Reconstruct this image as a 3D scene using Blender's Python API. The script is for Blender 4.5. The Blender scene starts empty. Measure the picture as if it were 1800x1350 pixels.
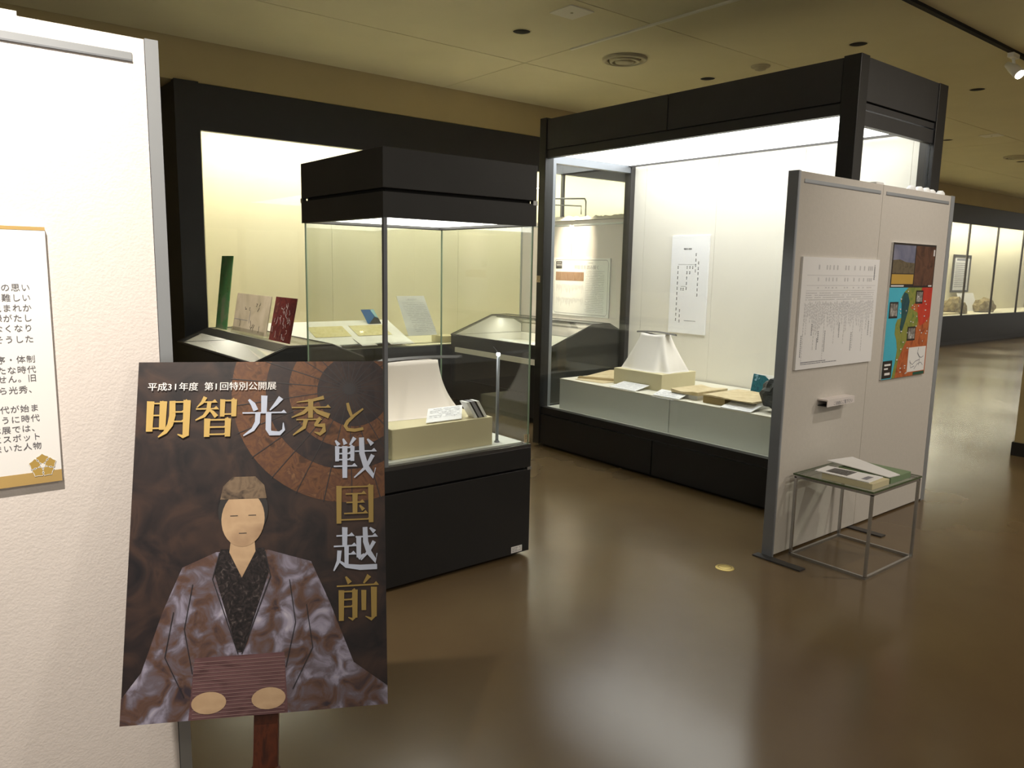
import bpy, bmesh, math, random
from mathutils import Vector, Matrix
random.seed(7)
SC = bpy.context.scene
COL = SC.collection
# ---------------------------------------------------------------- camera
FPX = 1349.43; PIT = math.radians(8.64826); ROL = math.radians(1.11027); YAW = math.radians(51.22046)
fw = Vector((math.cos(YAW)*math.cos(PIT), math.sin(YAW)*math.cos(PIT), -math.sin(PIT)))
r0 = Vector((math.sin(YAW), -math.cos(YAW), 0)); u0 = r0.cross(fw)
rt = r0*math.cos(ROL) + u0*math.sin(ROL); up = -r0*math.sin(ROL) + u0*math.cos(ROL)
cam = bpy.data.objects.new('camera', bpy.data.cameras.new('camera')); COL.objects.link(cam)
M4 = Matrix((rt, up, -fw)).transposed().to_4x4(); M4.translation = Vector((0, 0, 1.56)); cam.matrix_world = M4
cam.data.sensor_width = 36; cam.data.lens = 36*FPX/1800; cam.data.clip_start = 0.05; cam.data.clip_end = 100
SC.camera = cam
# ---------------------------------------------------------------- world, exposure, lights
w = bpy.data.worlds.new('world'); SC.world = w; w.use_nodes = True
w.node_tree.nodes['Background'].inputs[0].default_value = (1.0, 0.94, 0.82, 1)
w.node_tree.nodes['Background'].inputs[1].default_value = 0.25
SC.view_settings.view_transform = 'Standard'; SC.view_settings.look = 'None'
SC.view_settings.gamma = 1; SC.view_settings.use_curve_mapping = False
SC.view_settings.exposure = 0.5
SC.cycles.use_denoising = True
SC.cycles.transparent_max_bounces = 32; SC.cycles.max_bounces = 8; SC.cycles.sample_clamp_indirect = 4
def area(name, loc, aim, size, power, col, sy=None, spread=180):
    d = bpy.data.lights.new(name, 'AREA'); d.energy = power*(.4 if loc[0] < 5 else 1); d.color = col; d.size = size
    if sy: d.shape = 'RECTANGLE'; d.size_y = sy
    d.spread = math.radians(spread)
    o = bpy.data.objects.new(name, d); COL.objects.link(o); o.location = loc
    o.rotation_euler = (Vector(aim)-Vector(loc)).to_track_quat('-Z', 'Y').to_euler(); return o
def spot(name, loc, aim, power, col, ang, blend=1.0, r=0.03):
    d = bpy.data.lights.new(name, 'SPOT'); d.energy = power; d.color = col
    d.spot_size = math.radians(ang); d.spot_blend = blend; d.shadow_soft_size = r
    o = bpy.data.objects.new(name, d); COL.objects.link(o); o.location = loc
    o.rotation_euler = (Vector(aim)-Vector(loc)).to_track_quat('-Z', 'Y').to_euler(); return o
WARM = (1.0, 0.82, 0.60); COOL = (0.93, 1.0, 0.90)
# track spotlights of the gallery (warm halogen), plus an added fill for the cards
spot('spot_left_panel', (-0.25, 0.95, 3.3), (0.06, 2.07, 1.80), 330, (1, .90, .76), 58)
spot('spot_right_board', (4.9, 0.7, 3.3), (4.85, 2.25, 1.45), 62, (1, .91, .8), 84)
spot('spot_text_panel', (5.25, 6.25, 3.3), (6.05, 6.45, 1.78), 520, WARM, 26, r=.02)
spot('spot_poster', (-0.6, -0.6, 3.3), (0.6, 1.75, 0.9), 14, (1, .86, .72), 50)
spot('fill_cards', (.3, 5.2, 3.3), (2.1, 5.7, 1.2), 170, (1, .9, .76), 36)  # added unseen spot to brighten the picture cards
# added unseen fill lights at ceiling height that lift the hall's ambient level
for k, (x, y) in enumerate([(-1.5, -1.5), (2.5, -1.5), (7, -1.2), (12, 0.5), (17, 1.5)]):
    area('hall_fill_%d' % k, (x, y, 3.42), (x, y, 0), .5, 60, (1, .90, .76))
for nm, c_, s_ in (('table_case_light', (2.2, 5.8, .975), 14), ('table_case_light_b', (5.62, 6.4, .97), 4)):
    area(nm, c_, (c_[0], c_[1], 0), .03, s_, (1, .97, .9), sy=1.6)
# ---------------------------------------------------------------- materials
def nodes(name):
    m = bpy.data.materials.new(name); m.use_nodes = True
    return m, m.node_tree.nodes, m.node_tree.links, m.node_tree.nodes['Principled BSDF']
def srgb(c):
    return tuple(((v/255)/12.92 if v/255 <= .04045 else ((v/255+.055)/1.055)**2.4) for v in c) + (1,)
def mat(name, c, rough=.6, metal=0, var=.06, scale=6, bump=0, bscale=60, spec=.5, emit=None, es=0):
    m, N, L, P = nodes(name)
    tc = N.new('ShaderNodeTexCoord'); nz = N.new('ShaderNodeTexNoise'); nz.inputs['Scale'].default_value = scale
    nz.inputs['Detail'].default_value = 3; L.new(tc.outputs['Object'], nz.inputs['Vector'])
    cr = N.new('ShaderNodeValToRGB'); b = srgb(c)
    cr.color_ramp.elements[0].position = .3; cr.color_ramp.elements[1].position = .7
    cr.color_ramp.elements[0].color = tuple(max(0, v*(1-var)) for v in b[:3])+(1,)
    cr.color_ramp.elements[1].color = tuple(min(1, v*(1+var)) for v in b[:3])+(1,)
    L.new(nz.outputs['Fac'], cr.inputs['Fac']); L.new(cr.outputs['Color'], P.inputs['Base Color'])
    P.inputs['Roughness'].default_value = rough; P.inputs['Metallic'].default_value = metal
    P.inputs['Specular IOR Level'].default_value = spec
    if bump:
        n2 = N.new('ShaderNodeTexNoise'); n2.inputs['Scale'].default_value = bscale; L.new(tc.outputs['Object'], n2.inputs['Vector'])
        bp = N.new('ShaderNodeBump'); bp.inputs['Strength'].default_value = bump; bp.inputs['Distance'].default_value = .01
        L.new(n2.outputs['Fac'], bp.inputs['Height']); L.new(bp.outputs['Normal'], P.inputs['Normal'])
    if emit:
        P.inputs['Emission Color'].default_value = srgb(emit); P.inputs['Emission Strength'].default_value = es
    return m
def mottled(name, cols, scale=9, detail=6, rough=.45, dist=1.0, stretch=(1, 1, 1), pos=None):
    m, N, L, P = nodes(name)
    tc = N.new('ShaderNodeTexCoord'); mp = N.new('ShaderNodeMapping'); mp.inputs['Scale'].default_value = stretch
    nz = N.new('ShaderNodeTexNoise'); nz.inputs['Scale'].default_value = scale; nz.inputs['Detail'].default_value = detail
    nz.inputs['Distortion'].default_value = dist
    L.new(tc.outputs['Object'], mp.inputs['Vector']); L.new(mp.outputs['Vector'], nz.inputs['Vector'])
    cr = N.new('ShaderNodeValToRGB'); el = cr.color_ramp.elements
    n = len(cols); ps = pos or [.3+.4*i/(n-1) for i in range(n)]
    while len(el) < n: el.new(.5)
    for i in range(n): el[i].position = ps[i]; el[i].color = srgb(cols[i])
    L.new(nz.outputs['Fac'], cr.inputs['Fac']); L.new(cr.outputs['Color'], P.inputs['Base Color'])
    P.inputs['Roughness'].default_value = rough; P.inputs['Specular IOR Level'].default_value = .3
    return m
def glassmat(name, tint=(.972, .985, .975)):
    m = bpy.data.materials.new(name); m.use_nodes = True; N = m.node_tree.nodes; L = m.node_tree.links
    N.remove(N['Principled BSDF']); out = N['Material Output']
    tr = N.new('ShaderNodeBsdfTransparent'); tr.inputs[0].default_value = tint+(1,)
    gl = N.new('ShaderNodeBsdfGlossy'); gl.inputs['Roughness'].default_value = 0.0
    geo = N.new('ShaderNodeNewGeometry'); mr = N.new('ShaderNodeMapRange')
    mr.inputs['To Min'].default_value = 1.5; mr.inputs['To Max'].default_value = 1/1.5
    L.new(geo.outputs['Backfacing'], mr.inputs['Value'])
    fr = N.new('ShaderNodeFresnel'); L.new(mr.outputs['Result'], fr.inputs['IOR'])
    mx = N.new('ShaderNodeMixShader'); L.new(fr.outputs[0], mx.inputs[0]); L.new(tr.outputs[0], mx.inputs[1]); L.new(gl.outputs[0], mx.inputs[2])
    L.new(mx.outputs[0], out.inputs['Surface']); return m
def emitmat(name, c, s):
    m = bpy.data.materials.new(name); m.use_nodes = True; N = m.node_tree.nodes; L = m.node_tree.links
    N.remove(N['Principled BSDF']); e = N.new('ShaderNodeEmission'); e.inputs[0].default_value = srgb(c); e.inputs[1].default_value = s
    L.new(e.outputs[0], N['Material Output'].inputs['Surface']); return m
M = {}
M['black'] = mat('charcoal_laminate', (27, 27, 29), .38, var=.1)
M['black2'] = mat('charcoal_laminate_head', (48, 48, 50), .42, var=.08)
M['seam'] = mat('dark_seam', (6, 6, 6), .8)
M['dkmetal'] = mat('bronze_metal', (74, 72, 72), .4, .5, var=.05)
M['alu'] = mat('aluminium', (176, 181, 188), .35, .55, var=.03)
M['alud'] = mat('aluminium_dark', (140, 144, 152), .4, .6, var=.03)  # darker grey aluminium
M['chrome'] = mat('chrome', (185, 185, 185), .25, .9, var=.03)
M['panel'] = mat('panel_cloth', (226, 219, 217), .8, var=.02, scale=40, bump=.12, bscale=180)
M['panel2'] = mat('panel_cloth_grey', (205, 200, 193), .75, var=.02, scale=40, bump=.08, bscale=180)
M['casewall'] = mat('case_lining', (230, 226, 216), .8, var=.01)
M['wallcream'] = mat('wall_case_lining', (228, 222, 196), .8, var=.02, scale=2)
M['white'] = mat('white_card', (238, 238, 238), .6, var=.01)
M['paper'] = mat('white_paper', (240, 240, 242), .7, var=.01)
M['cream'] = mat('cream_laminate', (226, 222, 206), .6, var=.01)
M['whitebox'] = mat('white_laminate', (222, 224, 218), .6, var=.01)
M['ivory'] = mat('ivory_cloth_board', (214, 204, 168), .8, var=.03, bump=.1, bscale=300)
M['cloth'] = mat('white_silk', (243, 238, 232), .8, var=.01, bump=.05, bscale=60)
M['clothp'] = mat('pinkish_silk', (247, 236, 228), .8, var=.01)
M['brown'] = mat('brown_board', (150, 128, 84), .7, var=.06)
M['chartink'] = mat('faint_chart_ink', (206, 206, 210), .7)
M['oldpaper'] = mottled('aged_paper', [(196, 176, 134), (214, 196, 156), (224, 208, 172)], 14)
M['oldmap'] = mottled('faded_drawing', [(196, 184, 132), (216, 206, 158), (222, 214, 172), (150, 136, 92)], 30, pos=[.3, .45, .6, .72])
M['ink'] = mat('black_ink', (38, 38, 44), .6)
M['inkmid'] = mat('mid_grey_ink', (92, 92, 100), .7)
M['greyink'] = mat('grey_ink', (140, 140, 150), .7)
M['ltink'] = mat('pale_grey_ink', (192, 192, 198), .7)
M['gold'] = mat('gold_ink', (184, 154, 84), .5, var=.03)
M['golddk'] = mat('dull_gold_ink', (146, 122, 60), .5, var=.04)
M['blueink'] = mat('pale_blue_ink', (178, 188, 212), .5, var=.02)
M['whiteink'] = mat('white_ink', (222, 220, 222), .5)
M['tanband'] = mat('tan_band', (188, 158, 100), .6)
M['wood'] = mottled('dark_red_wood', [(52, 22, 10), (84, 38, 16), (66, 28, 12)], 6, stretch=(8, 8, 1), rough=.4)
M['woodl'] = mottled('orange_wood', [(120, 62, 26), (150, 84, 38)], 6, stretch=(6, 6, 1), rough=.4)
M['stone'] = mat('dark_stone', (58, 60, 60), .55, var=.35, scale=9, bump=.6, bscale=30)
M['rock'] = mottled('mossy_rock', [(96, 84, 44), (140, 124, 84), (170, 160, 120)], 8, rough=.9)
M['brass'] = mat('brass', (200, 178, 110), .35, .8)
M['holeb'] = mat('downlight_interior', (10, 9, 8), .9)
M['ventm'] = mat('painted_vent', (176, 168, 138), .6)
M['baseb'] = mat('dark_baseboard', (30, 26, 24), .6)
M['red'] = mat('red_print', (170, 70, 70), .6)
M['glass'] = glassmat('showcase_glass'); M['glassg'] = glassmat('green_edge_glass', (.93, .97, .93))
M['acrylic'] = glassmat('clear_acrylic', (.95, .955, .955))
M['edge'] = mat('glass_edge', (120, 140, 118), .3, var=.05)
M['greenglass'] = mat('green_glass_edge', (74, 92, 60), .2)
M['diff'] = emitmat('big_case_diffuser', (255, 254, 250), 3.9)
M['diffs'] = emitmat('small_case_diffuser', (252, 250, 240), 4.6)
M['tube'] = emitmat('wall_case_tube', (255, 249, 228), 30)
M['strip'] = emitmat('table_case_strip', (255, 248, 232), 5)
M['tip'] = emitmat('fibre_lamp_tip', (255, 255, 235), 14)
M['lampglow'] = emitmat('spot_lamp_glow', (255, 250, 220), 18)
# floor: worn glossy brown linoleum
m, N, L, P = nodes('brown_linoleum'); M['floor'] = m
tc = N.new('ShaderNodeTexCoord'); n1 = N.new('ShaderNodeTexNoise'); n1.inputs['Scale'].default_value = .9; n1.inputs['Detail'].default_value = 7
cr = N.new('ShaderNodeValToRGB'); cr.color_ramp.elements[0].position = .3; cr.color_ramp.elements[1].position = .72
cr.color_ramp.elements[0].color = srgb((96, 78, 56)); cr.color_ramp.elements[1].color = srgb((114, 97, 71))
n2 = N.new('ShaderNodeTexNoise'); n2.inputs['Scale'].default_value = 2.6; n2.inputs['Detail'].default_value = 1
n3 = N.new('ShaderNodeTexNoise'); n3.inputs['Scale'].default_value = .7; n3.inputs['Detail'].default_value = 1
mr = N.new('ShaderNodeMapRange'); mr.inputs['From Min'].default_value = .3; mr.inputs['From Max'].default_value = .7
mr.inputs['To Min'].default_value = .15; mr.inputs['To Max'].default_value = .27
bp = N.new('ShaderNodeBump'); bp.inputs['Strength'].default_value = .5; bp.inputs['Distance'].default_value = .0028
for a in (n1, n2, n3): L.new(tc.outputs['Object'], a.inputs['Vector'])
L.new(n1.outputs['Fac'], cr.inputs['Fac']); L.new(cr.outputs['Color'], P.inputs['Base Color'])
L.new(n3.outputs['Fac'], mr.inputs['Value']); L.new(mr.outputs['Result'], P.inputs['Roughness'])
L.new(n2.outputs['Fac'], bp.inputs['Height']); L.new(bp.outputs['Normal'], P.inputs['Normal'])
P.inputs['Specular IOR Level'].default_value = .42
# ceiling: olive tinted painted board
M['ceil'] = mat('painted_ceiling', (216, 208, 172), .85, var=.03, scale=1.5)
M['soffit'] = mat('soffit_paint', (176, 160, 118), .85, var=.03, scale=2)
# ---------------------------------------------------------------- geometry helpers
PRINTS = {'print', 'lettering', 'body_text', 'fine_chart', 'notes', 'fold_lines', 'face_lines', 'place_names', 'marks', 'sash_stripes', 'hat_pattern', 'sketch_lines', 'putty_lumps', 'ruled_lines', 'subtitle', 'outline'}
class MB:
    def __init__(s): s.v = []; s.f = []; s.mi = []; s.sm = []
    def add(s, vs, fs, mi=0, smooth=False):
        b = len(s.v); s.v += [Vector(v) for v in vs]
        for f in fs: s.f.append([b+i for i in f]); s.mi.append(mi); s.sm.append(smooth)
        return s
    def box(s, x0, x1, y0, y1, z0, z1, mi=0):
        return s.add([(x0,y0,z0),(x1,y0,z0),(x1,y1,z0),(x0,y1,z0),(x0,y0,z1),(x1,y0,z1),(x1,y1,z1),(x0,y1,z1)],
                     [(0,3,2,1),(4,5,6,7),(0,1,5,4),(1,2,6,5),(2,3,7,6),(3,0,4,7)], mi)
    def prism(s, pts, d, mi=0):            # planar polygon pts, extruded by vector d
        n = len(pts); P = [Vector(p) for p in pts]; d = Vector(d)
        nn = Vector((0, 0, 0))
        for i in range(n): nn += P[i].cross(P[(i+1) % n])
        if nn.dot(d) < 0: P.reverse()
        return s.add(P+[p+d for p in P], [tuple(range(n-1, -1, -1)), tuple(range(n, 2*n))]+[(i, (i+1) % n, n+(i+1) % n, n+i) for i in range(n)], mi)
    def tube(s, pts, r, seg=10, mi=0, smooth=True):
        pts = [Vector(p) for p in pts]; rs = r if isinstance(r, (list, tuple)) else [r]*len(pts)
        b = len(s.v); rings = []
        for i, p in enumerate(pts):
            t = (pts[min(i+1, len(pts)-1)]-pts[max(i-1, 0)]).normalized()
            a = t.cross(Vector((0, 0, 1)));
            if a.length < .05: a = t.cross(Vector((1, 0, 0)))
            a.normalize(); c = t.cross(a)
            rings.append([p+(a*math.cos(2*math.pi*k/seg)+c*math.sin(2*math.pi*k/seg))*rs[i] for k in range(seg)])
        vs = [v for rg in rings for v in rg]; fs = []
        for i in range(len(pts)-1):
            for k in range(seg):
                fs.append((i*seg+k, i*seg+(k+1) % seg, (i+1)*seg+(k+1) % seg, (i+1)*seg+k))
        fs += [tuple(range(seg-1, -1, -1)), tuple((len(pts)-1)*seg+k for k in range(seg))]
        return s.add(vs, fs, mi, smooth)
    def lathe(s, c, prof, seg=28, mi=0, smooth=True):   # prof (r,z)
        vs = [(c[0]+r*math.cos(2*math.pi*k/seg), c[1]+r*math.sin(2*math.pi*k/seg), c[2]+z) for r, z in prof for k in range(seg)]
        fs = []
        for i in range(len(prof)-1):
            for k in range(seg): fs.append((i*seg+k, i*seg+(k+1) % seg, (i+1)*seg+(k+1) % seg, (i+1)*seg+k))
        return s.add(vs, fs, mi, smooth)
    def build(s, name, m, parent=None, bevel=0):
        o = s._build(name, m, parent, bevel)
        if name in PRINTS: o['kind'] = 'stuff'
        return o
    def _build(s, name, m, parent=None, bevel=0):
        lo = [min(v[i] for v in s.v) for i in range(3)]; hi = [max(v[i] for v in s.v) for i in range(3)]
        o0 = Vector(((lo[0]+hi[0])/2, (lo[1]+hi[1])/2, lo[2] if parent is None else (lo[2]+hi[2])/2))
        me = bpy.data.meshes.new(name); me.from_pydata([v-o0 for v in s.v], [], s.f)
        for mm in (m if isinstance(m, (list, tuple)) else [m]): me.materials.append(M[mm] if isinstance(mm, str) else mm)
        for p, i, sm in zip(me.polygons, s.mi, s.sm): p.material_index = i; p.use_smooth = sm
        o = bpy.data.objects.new(name, me); COL.objects.link(o)
        W[o.name] = o0
        if parent: o.parent = parent; o.location = o0-W[parent.name]
        else: o.location = o0
        if bevel:
            b = o.modifiers.new('bevel', 'BEVEL'); b.width = bevel; b.segments = 2; b.limit_method = 'ANGLE'
        return o
W = {}
def B(*a): return MB().box(*a)
def tag(o, label, cat, group=None, kind=None):
    o['label'] = label; o['category'] = cat
    if group: o['group'] = group
    if kind: o['kind'] = kind
    return o
def struct(o): o['kind'] = 'structure'; return o
def empty(name, loc, label, cat, group=None):
    o = bpy.data.objects.new(name, None); COL.objects.link(o); o.location = loc; o.empty_display_size = .1
    W[o.name] = Vector(loc); return tag(o, label, cat, group)
# flat print on a plane: origin O (top left), unit u (right), v (down), n (towards the viewer); millimetres in, metres out
class Sheet:
    def __init__(s, O, u, v, n): s.O, s.u, s.v, s.n = Vector(O), Vector(u).normalized(), Vector(v).normalized(), Vector(n).normalized()
    def p(s, x, y, h=0): return s.O+s.u*x+s.v*y+s.n*h
    def poly(s, mb, pts, h, mi=0, k=.001, t=.0002):
        P = [s.p(x*k, y*k, h) for x, y in pts]; return mb.prism(P, s.n*t, mi)
    def rect(s, mb, x0, y0, x1, y1, h, mi=0, t=.0002): return s.poly(mb, [(x0, y0), (x1, y0), (x1, y1), (x0, y1)], h, mi, 1, t)
    def line(s, mb, pts, w, h, mi=0, k=.001):
        ws = w if isinstance(w, (list, tuple)) else [w]*len(pts)
        if len(ws) != len(pts):
            ws = [ws[0]+(ws[-1]-ws[0])*i/(len(pts)-1) for i in range(len(pts))]
        L_, R_ = [], []
        for i, (x, y) in enumerate(pts):
            a = pts[max(i-1, 0)]; b = pts[min(i+1, len(pts)-1)]; dx, dy = b[0]-a[0], b[1]-a[1]; l = math.hypot(dx, dy) or 1
            nx, ny = -dy/l*ws[i]/2, dx/l*ws[i]/2; L_.append((x+nx, y+ny)); R_.append((x-nx, y-ny))
        for i in range(len(pts)-1):
            q = [L_[i], L_[i+1], R_[i+1], R_[i]]
            mb.add([s.p(x*k, y*k, h) for x, y in q], [(0, 1, 2, 3)], mi)
        return mb
GL = {}
def glyph(ch):
    if ch not in GL:
        c = bpy.data.curves.new('t', 'FONT'); c.body = ch; c.size = 1; c.resolution_u = 2
        o = bpy.data.objects.new('t', c); COL.objects.link(o)
        dg = bpy.context.evaluated_depsgraph_get(); me = bpy.data.meshes.new_from_object(o.evaluated_get(dg))
        vs = [(v.co.x, v.co.y) for v in me.vertices]; fs = [tuple(p.vertices) for p in me.polygons]
        wd = (max([v[0] for v in vs])+.06) if vs else .4
        bpy.data.objects.remove(o); bpy.data.curves.remove(c); bpy.data.meshes.remove(me)
        GL[ch] = (vs, fs, 1.0 if ord(ch) > 0x2000 else max(wd, .58))
    return GL[ch]
def text(sh, mb, s_, x, y, size, h, mi=0, vert=False, bold=0, right=False, sx=1.0, track=0):
    """x,y = left/top (right end if right=True) in metres on sheet sh"""
    adv = [glyph(c)[2]*size*sx+track for c in s_]
    cx = x-(sum(adv) if right else 0); cy = y
    for c, a in zip(s_, adv):
        vs, fs, _ = glyph(c)
        for dx in ([0] if not bold else [-bold, bold]):
            mb.add([sh.p(cx+dx+vx*size*sx, cy+size*.88-vy*size, h+(.00005 if dx > 0 else 0)) for vx, vy in vs], fs, mi)
        if vert: cy += size*1.05
        else: cx += a
    return mb
def dashes(sh, mb, x0, x1, y, w, h, rnd, mi=0, dens=.8):
    x = x0
    while x < x1:
        l = rnd.uniform(.004, .02)
        if rnd.random() < dens: sh.rect(mb, x, y, min(x+l, x1), y+w, h, mi)
        x += l+.003
# ================================================================ THE SETTING
struct(B(-5, 27, -4, 8.6, -.05, 0).build('floor', 'floor'))
ce = struct(B(-5, 27, -4, 8.6, 3.53, 3.6).build('ceiling', 'seam'))
xs = [-5, -3.1, 4.9, 12.9, 20.9, 27]; ys = [-4, -2.0, -.4, 1.2, 2.79, 4.4, 6.0, 7.4]
for i in range(len(xs)-1):
    for j in range(len(ys)-1):
        B(xs[i]+.005, xs[i+1]-.005, ys[j]+.005, ys[j+1]-.005, 3.5, 3.53).build('ceiling_panel', 'ceil', ce)
struct(B(-5, 27, 7.41, 8.6, 3.14, 3.52).build('wall_soffit', 'soffit'))
struct(B(-5, 27, 8.6, 8.7, 0, 3.6).build('wall_back', 'soffit'))
c = struct(B(7.62, 8.4, 1.5, 2.39, 0, 3.5).build('wall_right', 'soffit'))
struct(B(7.605, 8.415, 1.485, 2.405, 0, .12).build('baseboard_right', 'baseb'))
# track rail and pale batten on the ceiling
tr_ = tag(B(5.0, 26, 2.77, 2.81, 3.475, 3.5).build('lighting_track', 'holeb'), 'long dark lighting track running across the ceiling at upper right', 'track')
struct(B(4.885, 4.915, 3.2, 5.35, 3.488, 3.502).build('trim_1', 'cream'))
# downlights
dn = [(4.246, 5.247, 'dark round downlight left of the round air vent'), (6.592, 3.578, 'dark round downlight just above the near corner of the big showcase'),
      (6.651, 5.19, 'dark round downlight beside the smoke detector above the big showcase'), (9.053, 3.564, 'dark round downlight right of the big showcase, under the spot lamp'),
      (12.071, 5.086, 'dark round downlight half hidden behind the right edge of the big showcase'), (15.133, 5.143, 'small far dark downlight at the right edge of the picture')]
for x, y, lb in dn:
    t = empty('ceiling_downlight', (x, y, 3.5), lb, 'downlight', 'recessed downlights in the ceiling')
    MB().lathe((x, y, 3.5), [(.082, 0), (.082, -.004), (.074, -.005), (.072, 0)]).build('rim', 'ceil', t)
    MB().lathe((x, y, 3.5), [(.0, -.0012), (.073, -.0012), (.073, -.0002), (0, -.0002)]).build('opening', 'holeb', t)
for x, y, lb in [(5.485, 5.246, 'round ceiling air vent with stepped rings above the middle of the room'), (14.468, 4.967, 'far round ceiling air vent near the right edge')]:
    t = empty('air_vent', (x, y, 3.5), lb, 'vent', 'round ceiling air vents')
    MB().lathe((x, y, 3.5), [(.21, 0), (.205, -.02), (.175, -.03), (.16, -.012), (.158, 0)], 36).build('outer_ring', 'ventm', t)
    MB().lathe((x, y, 3.5), [(.145, -.004), (.14, -.03), (.115, -.038), (.105, -.02), (.10, -.003)], 36).build('middle_ring', 'ventm', t)
    MB().lathe((x, y, 3.5), [(.09, -.004), (.085, -.036), (.05, -.045), (.0, -.046)], 36).build('inner_cone', 'ventm', t)
    MB().lathe((x, y, 3.5), [(0, -.002), (.17, -.002), (.17, -.0005), (0, -.0005)], 24).build('throat', 'holeb', t)
t = empty('smoke_detector', (6.617, 4.55, 3.5), 'small round smoke detector on the ceiling by the big showcase', 'detector')
MB().lathe((6.617, 4.55, 3.5), [(.09, 0), (.09, -.008), (.085, -.012), (.06, -.014)]).build('base_ring', 'ventm', t)
MB().lathe((6.617, 4.55, 3.5), [(.06, -.01), (.05, -.035), (.02, -.045), (0, -.046)]).build('dome', 'ventm', t)
for x, y, lb in [(4.221, 4.611, 'square pale ceiling plate at the top edge of the picture'), (12.096, 4.514, 'square pale ceiling plate right of the big showcase')]:
    t = empty('ceiling_plate', (x, y, 3.5), lb, 'ceiling plate', 'square ceiling plates')
    B(x-.12, x+.12, y-.12, y+.12, 3.493, 3.5).build('cover', 'cream', t)
    MB().lathe((x, y, 3.493), [(.012, 0), (.01, -.004), (0, -.004)], 10).build('screw', 'ventm', t)
# spot lamp on the track (upper right edge)
LX = 7.76
t = empty('track_spotlight', (LX, 2.79, 3.475), 'white track spotlight with glowing lens at the upper right edge', 'spotlight')
B(LX-.07, LX+.07, 2.765, 2.815, 3.44, 3.475).build('adapter', 'white', t)
MB().tube([(LX, 2.79, 3.44), (LX, 2.78, 3.39)], .012).build('stem', 'white', t)
hd = MB().tube([(LX+.02, 2.84, 3.40), (LX, 2.78, 3.35), (LX-.02, 2.72, 3.29)], [.025, .042, .046], 20).build('lamp_head', 'white', t)
MB().tube([(LX-.02, 2.72, 3.29), (LX-.022, 2.714, 3.285)], .038, 18).build('lens', 'lampglow', hd)

# ================================================================ WALL SHOWCASE along the back
wc = empty('wall_showcase', (2.06, 7.4, 0), 'long black built-in wall showcase with lit cream interior along the back wall', 'display case')
X0, X1 = 2.06, 26.5
for a, b in [(2.27, 6.7), (6.7, 12.1), (12.1, 17.5), (17.5, X1)]:
    B(a+.002, b-.002, 7.40, 7.46, 2.73, 3.135).build('fascia', 'black', wc)
    B(a+.002, b-.002, 7.40, 7.46, .08, .655).build('base_panel', 'black', wc)
B(X0, 2.27, 7.385, 7.47, 0, 3.145).build('end_post', 'black', wc)
B(X0, 2.08, 7.47, 8.58, 0, 3.13).build('side_panel', 'black', wc)
B(2.27, X1, 7.43, 7.5, 0, .08).build('toe_kick', 'dkmetal', wc)
B(2.08, X1, 7.46, 8.58, 2.98, 3.13).build('top_board', 'wallcream', wc)
B(2.08, X1, 7.46, 8.5, .60, .66).build('case_floor', 'wallcream', wc)
xx = 2.27
while xx < X1-.1:
    x2 = min(xx+1.8, X1); B(xx+.0015, x2-.0015, 8.5, 8.55, .66, 2.98).build('back_panel', 'wallcream', wc); xx = x2
B(2.08, 2.3, 7.46, 8.5, .66, 2.98).build('end_lining', 'wallcream', wc)
mul = [6.73, 8.5, 10.3, 12.1, 13.9, 15.7, 17.5, 19.26, 20.92, 22.6, 24.4]
for x in mul: B(x-.02, x+.02, 7.405, 7.44, .655, 2.73).build('mullion', 'dkmetal', wc)
pe = [2.27]+mul+[X1]
for a, b in zip(pe[:-1], pe[1:]): B(a+.01, b-.01, 7.415, 7.423, .65, 2.735).build('glass_pane', 'glass', wc)
for a in [2.4, 5.4, 8.4, 11.4, 14.4, 17.4, 20.4, 23.4]:
    B(a, min(a+2.9, X1), 7.95, 8.05, 2.93, 2.97).build('light_tube', 'tube', wc)
# ================================================================ BIG CORNER SHOWCASE
bx0, bx1, by0, by1 = 4.35, 5.50, 2.335, 5.10
bc = empty('big_showcase', (bx0, by0, 0), 'large tall charcoal showcase with white lit interior and glass on three sides', 'display case')
K = 'black2'
MB().box(bx0, 4.447, by0, 2.44, .02, 2.79).build('corner_post', 'black', bc, .003)
B(bx0-.004, 4.44, 5.02, by1, .02, 2.795).build('corner_post', 'black', bc, .003)
B(5.36, 5.487, by0, 2.43, .02, 2.785).build('corner_post', 'black', bc, .003)
B(5.40, 5.50, 5.02, by1, .02, 2.785).build('corner_post', 'dkmetal', bc, .003)
B(bx0+.006, bx0+.03, 2.445, 3.725, 2.54, 2.782).build('head_panel', 'black2', bc)
B(bx0+.006, bx0+.03, 3.735, 5.015, 2.54, 2.782).build('head_panel', 'black2', bc)
B(bx0+.012, bx0+.06, 2.44, 5.02, 2.47, 2.532).build('head_rail', 'black2', bc)
B(bx0+.02, bx0+.05, 2.44, 5.02, 2.5, 2.76).build('head_core', 'seam', bc)
B(4.45, 5.36, by0+.006, by0+.03, 2.545, 2.782).build('head_panel', 'black2', bc)
B(4.45, 5.36, by0+.012, by0+.05, 2.50, 2.535).build('head_rail', 'black2', bc)
B(4.45, 5.36, by0+.012, by0+.05, 2.41, 2.492).build('head_rail', 'black2', bc)
B(4.44, 5.40, 5.07, 5.10, 2.54, 2.78).build('head_panel', 'black2', bc)
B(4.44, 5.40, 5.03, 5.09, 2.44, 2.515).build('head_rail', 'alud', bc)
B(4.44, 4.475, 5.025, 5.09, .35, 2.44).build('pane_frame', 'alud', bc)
B(4.36, 5.48, 2.36, 5.08, 2.76, 2.775).build('roof_board', 'black', bc)
B(4.38, 5.48, 2.385, 5.03, 2.53, 2.56).build('inner_ceiling', 'black', bc)
B(4.40, 5.375, 2.40, 5.02, 2.503, 2.512).build('light_diffuser', 'diff', bc)
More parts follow.
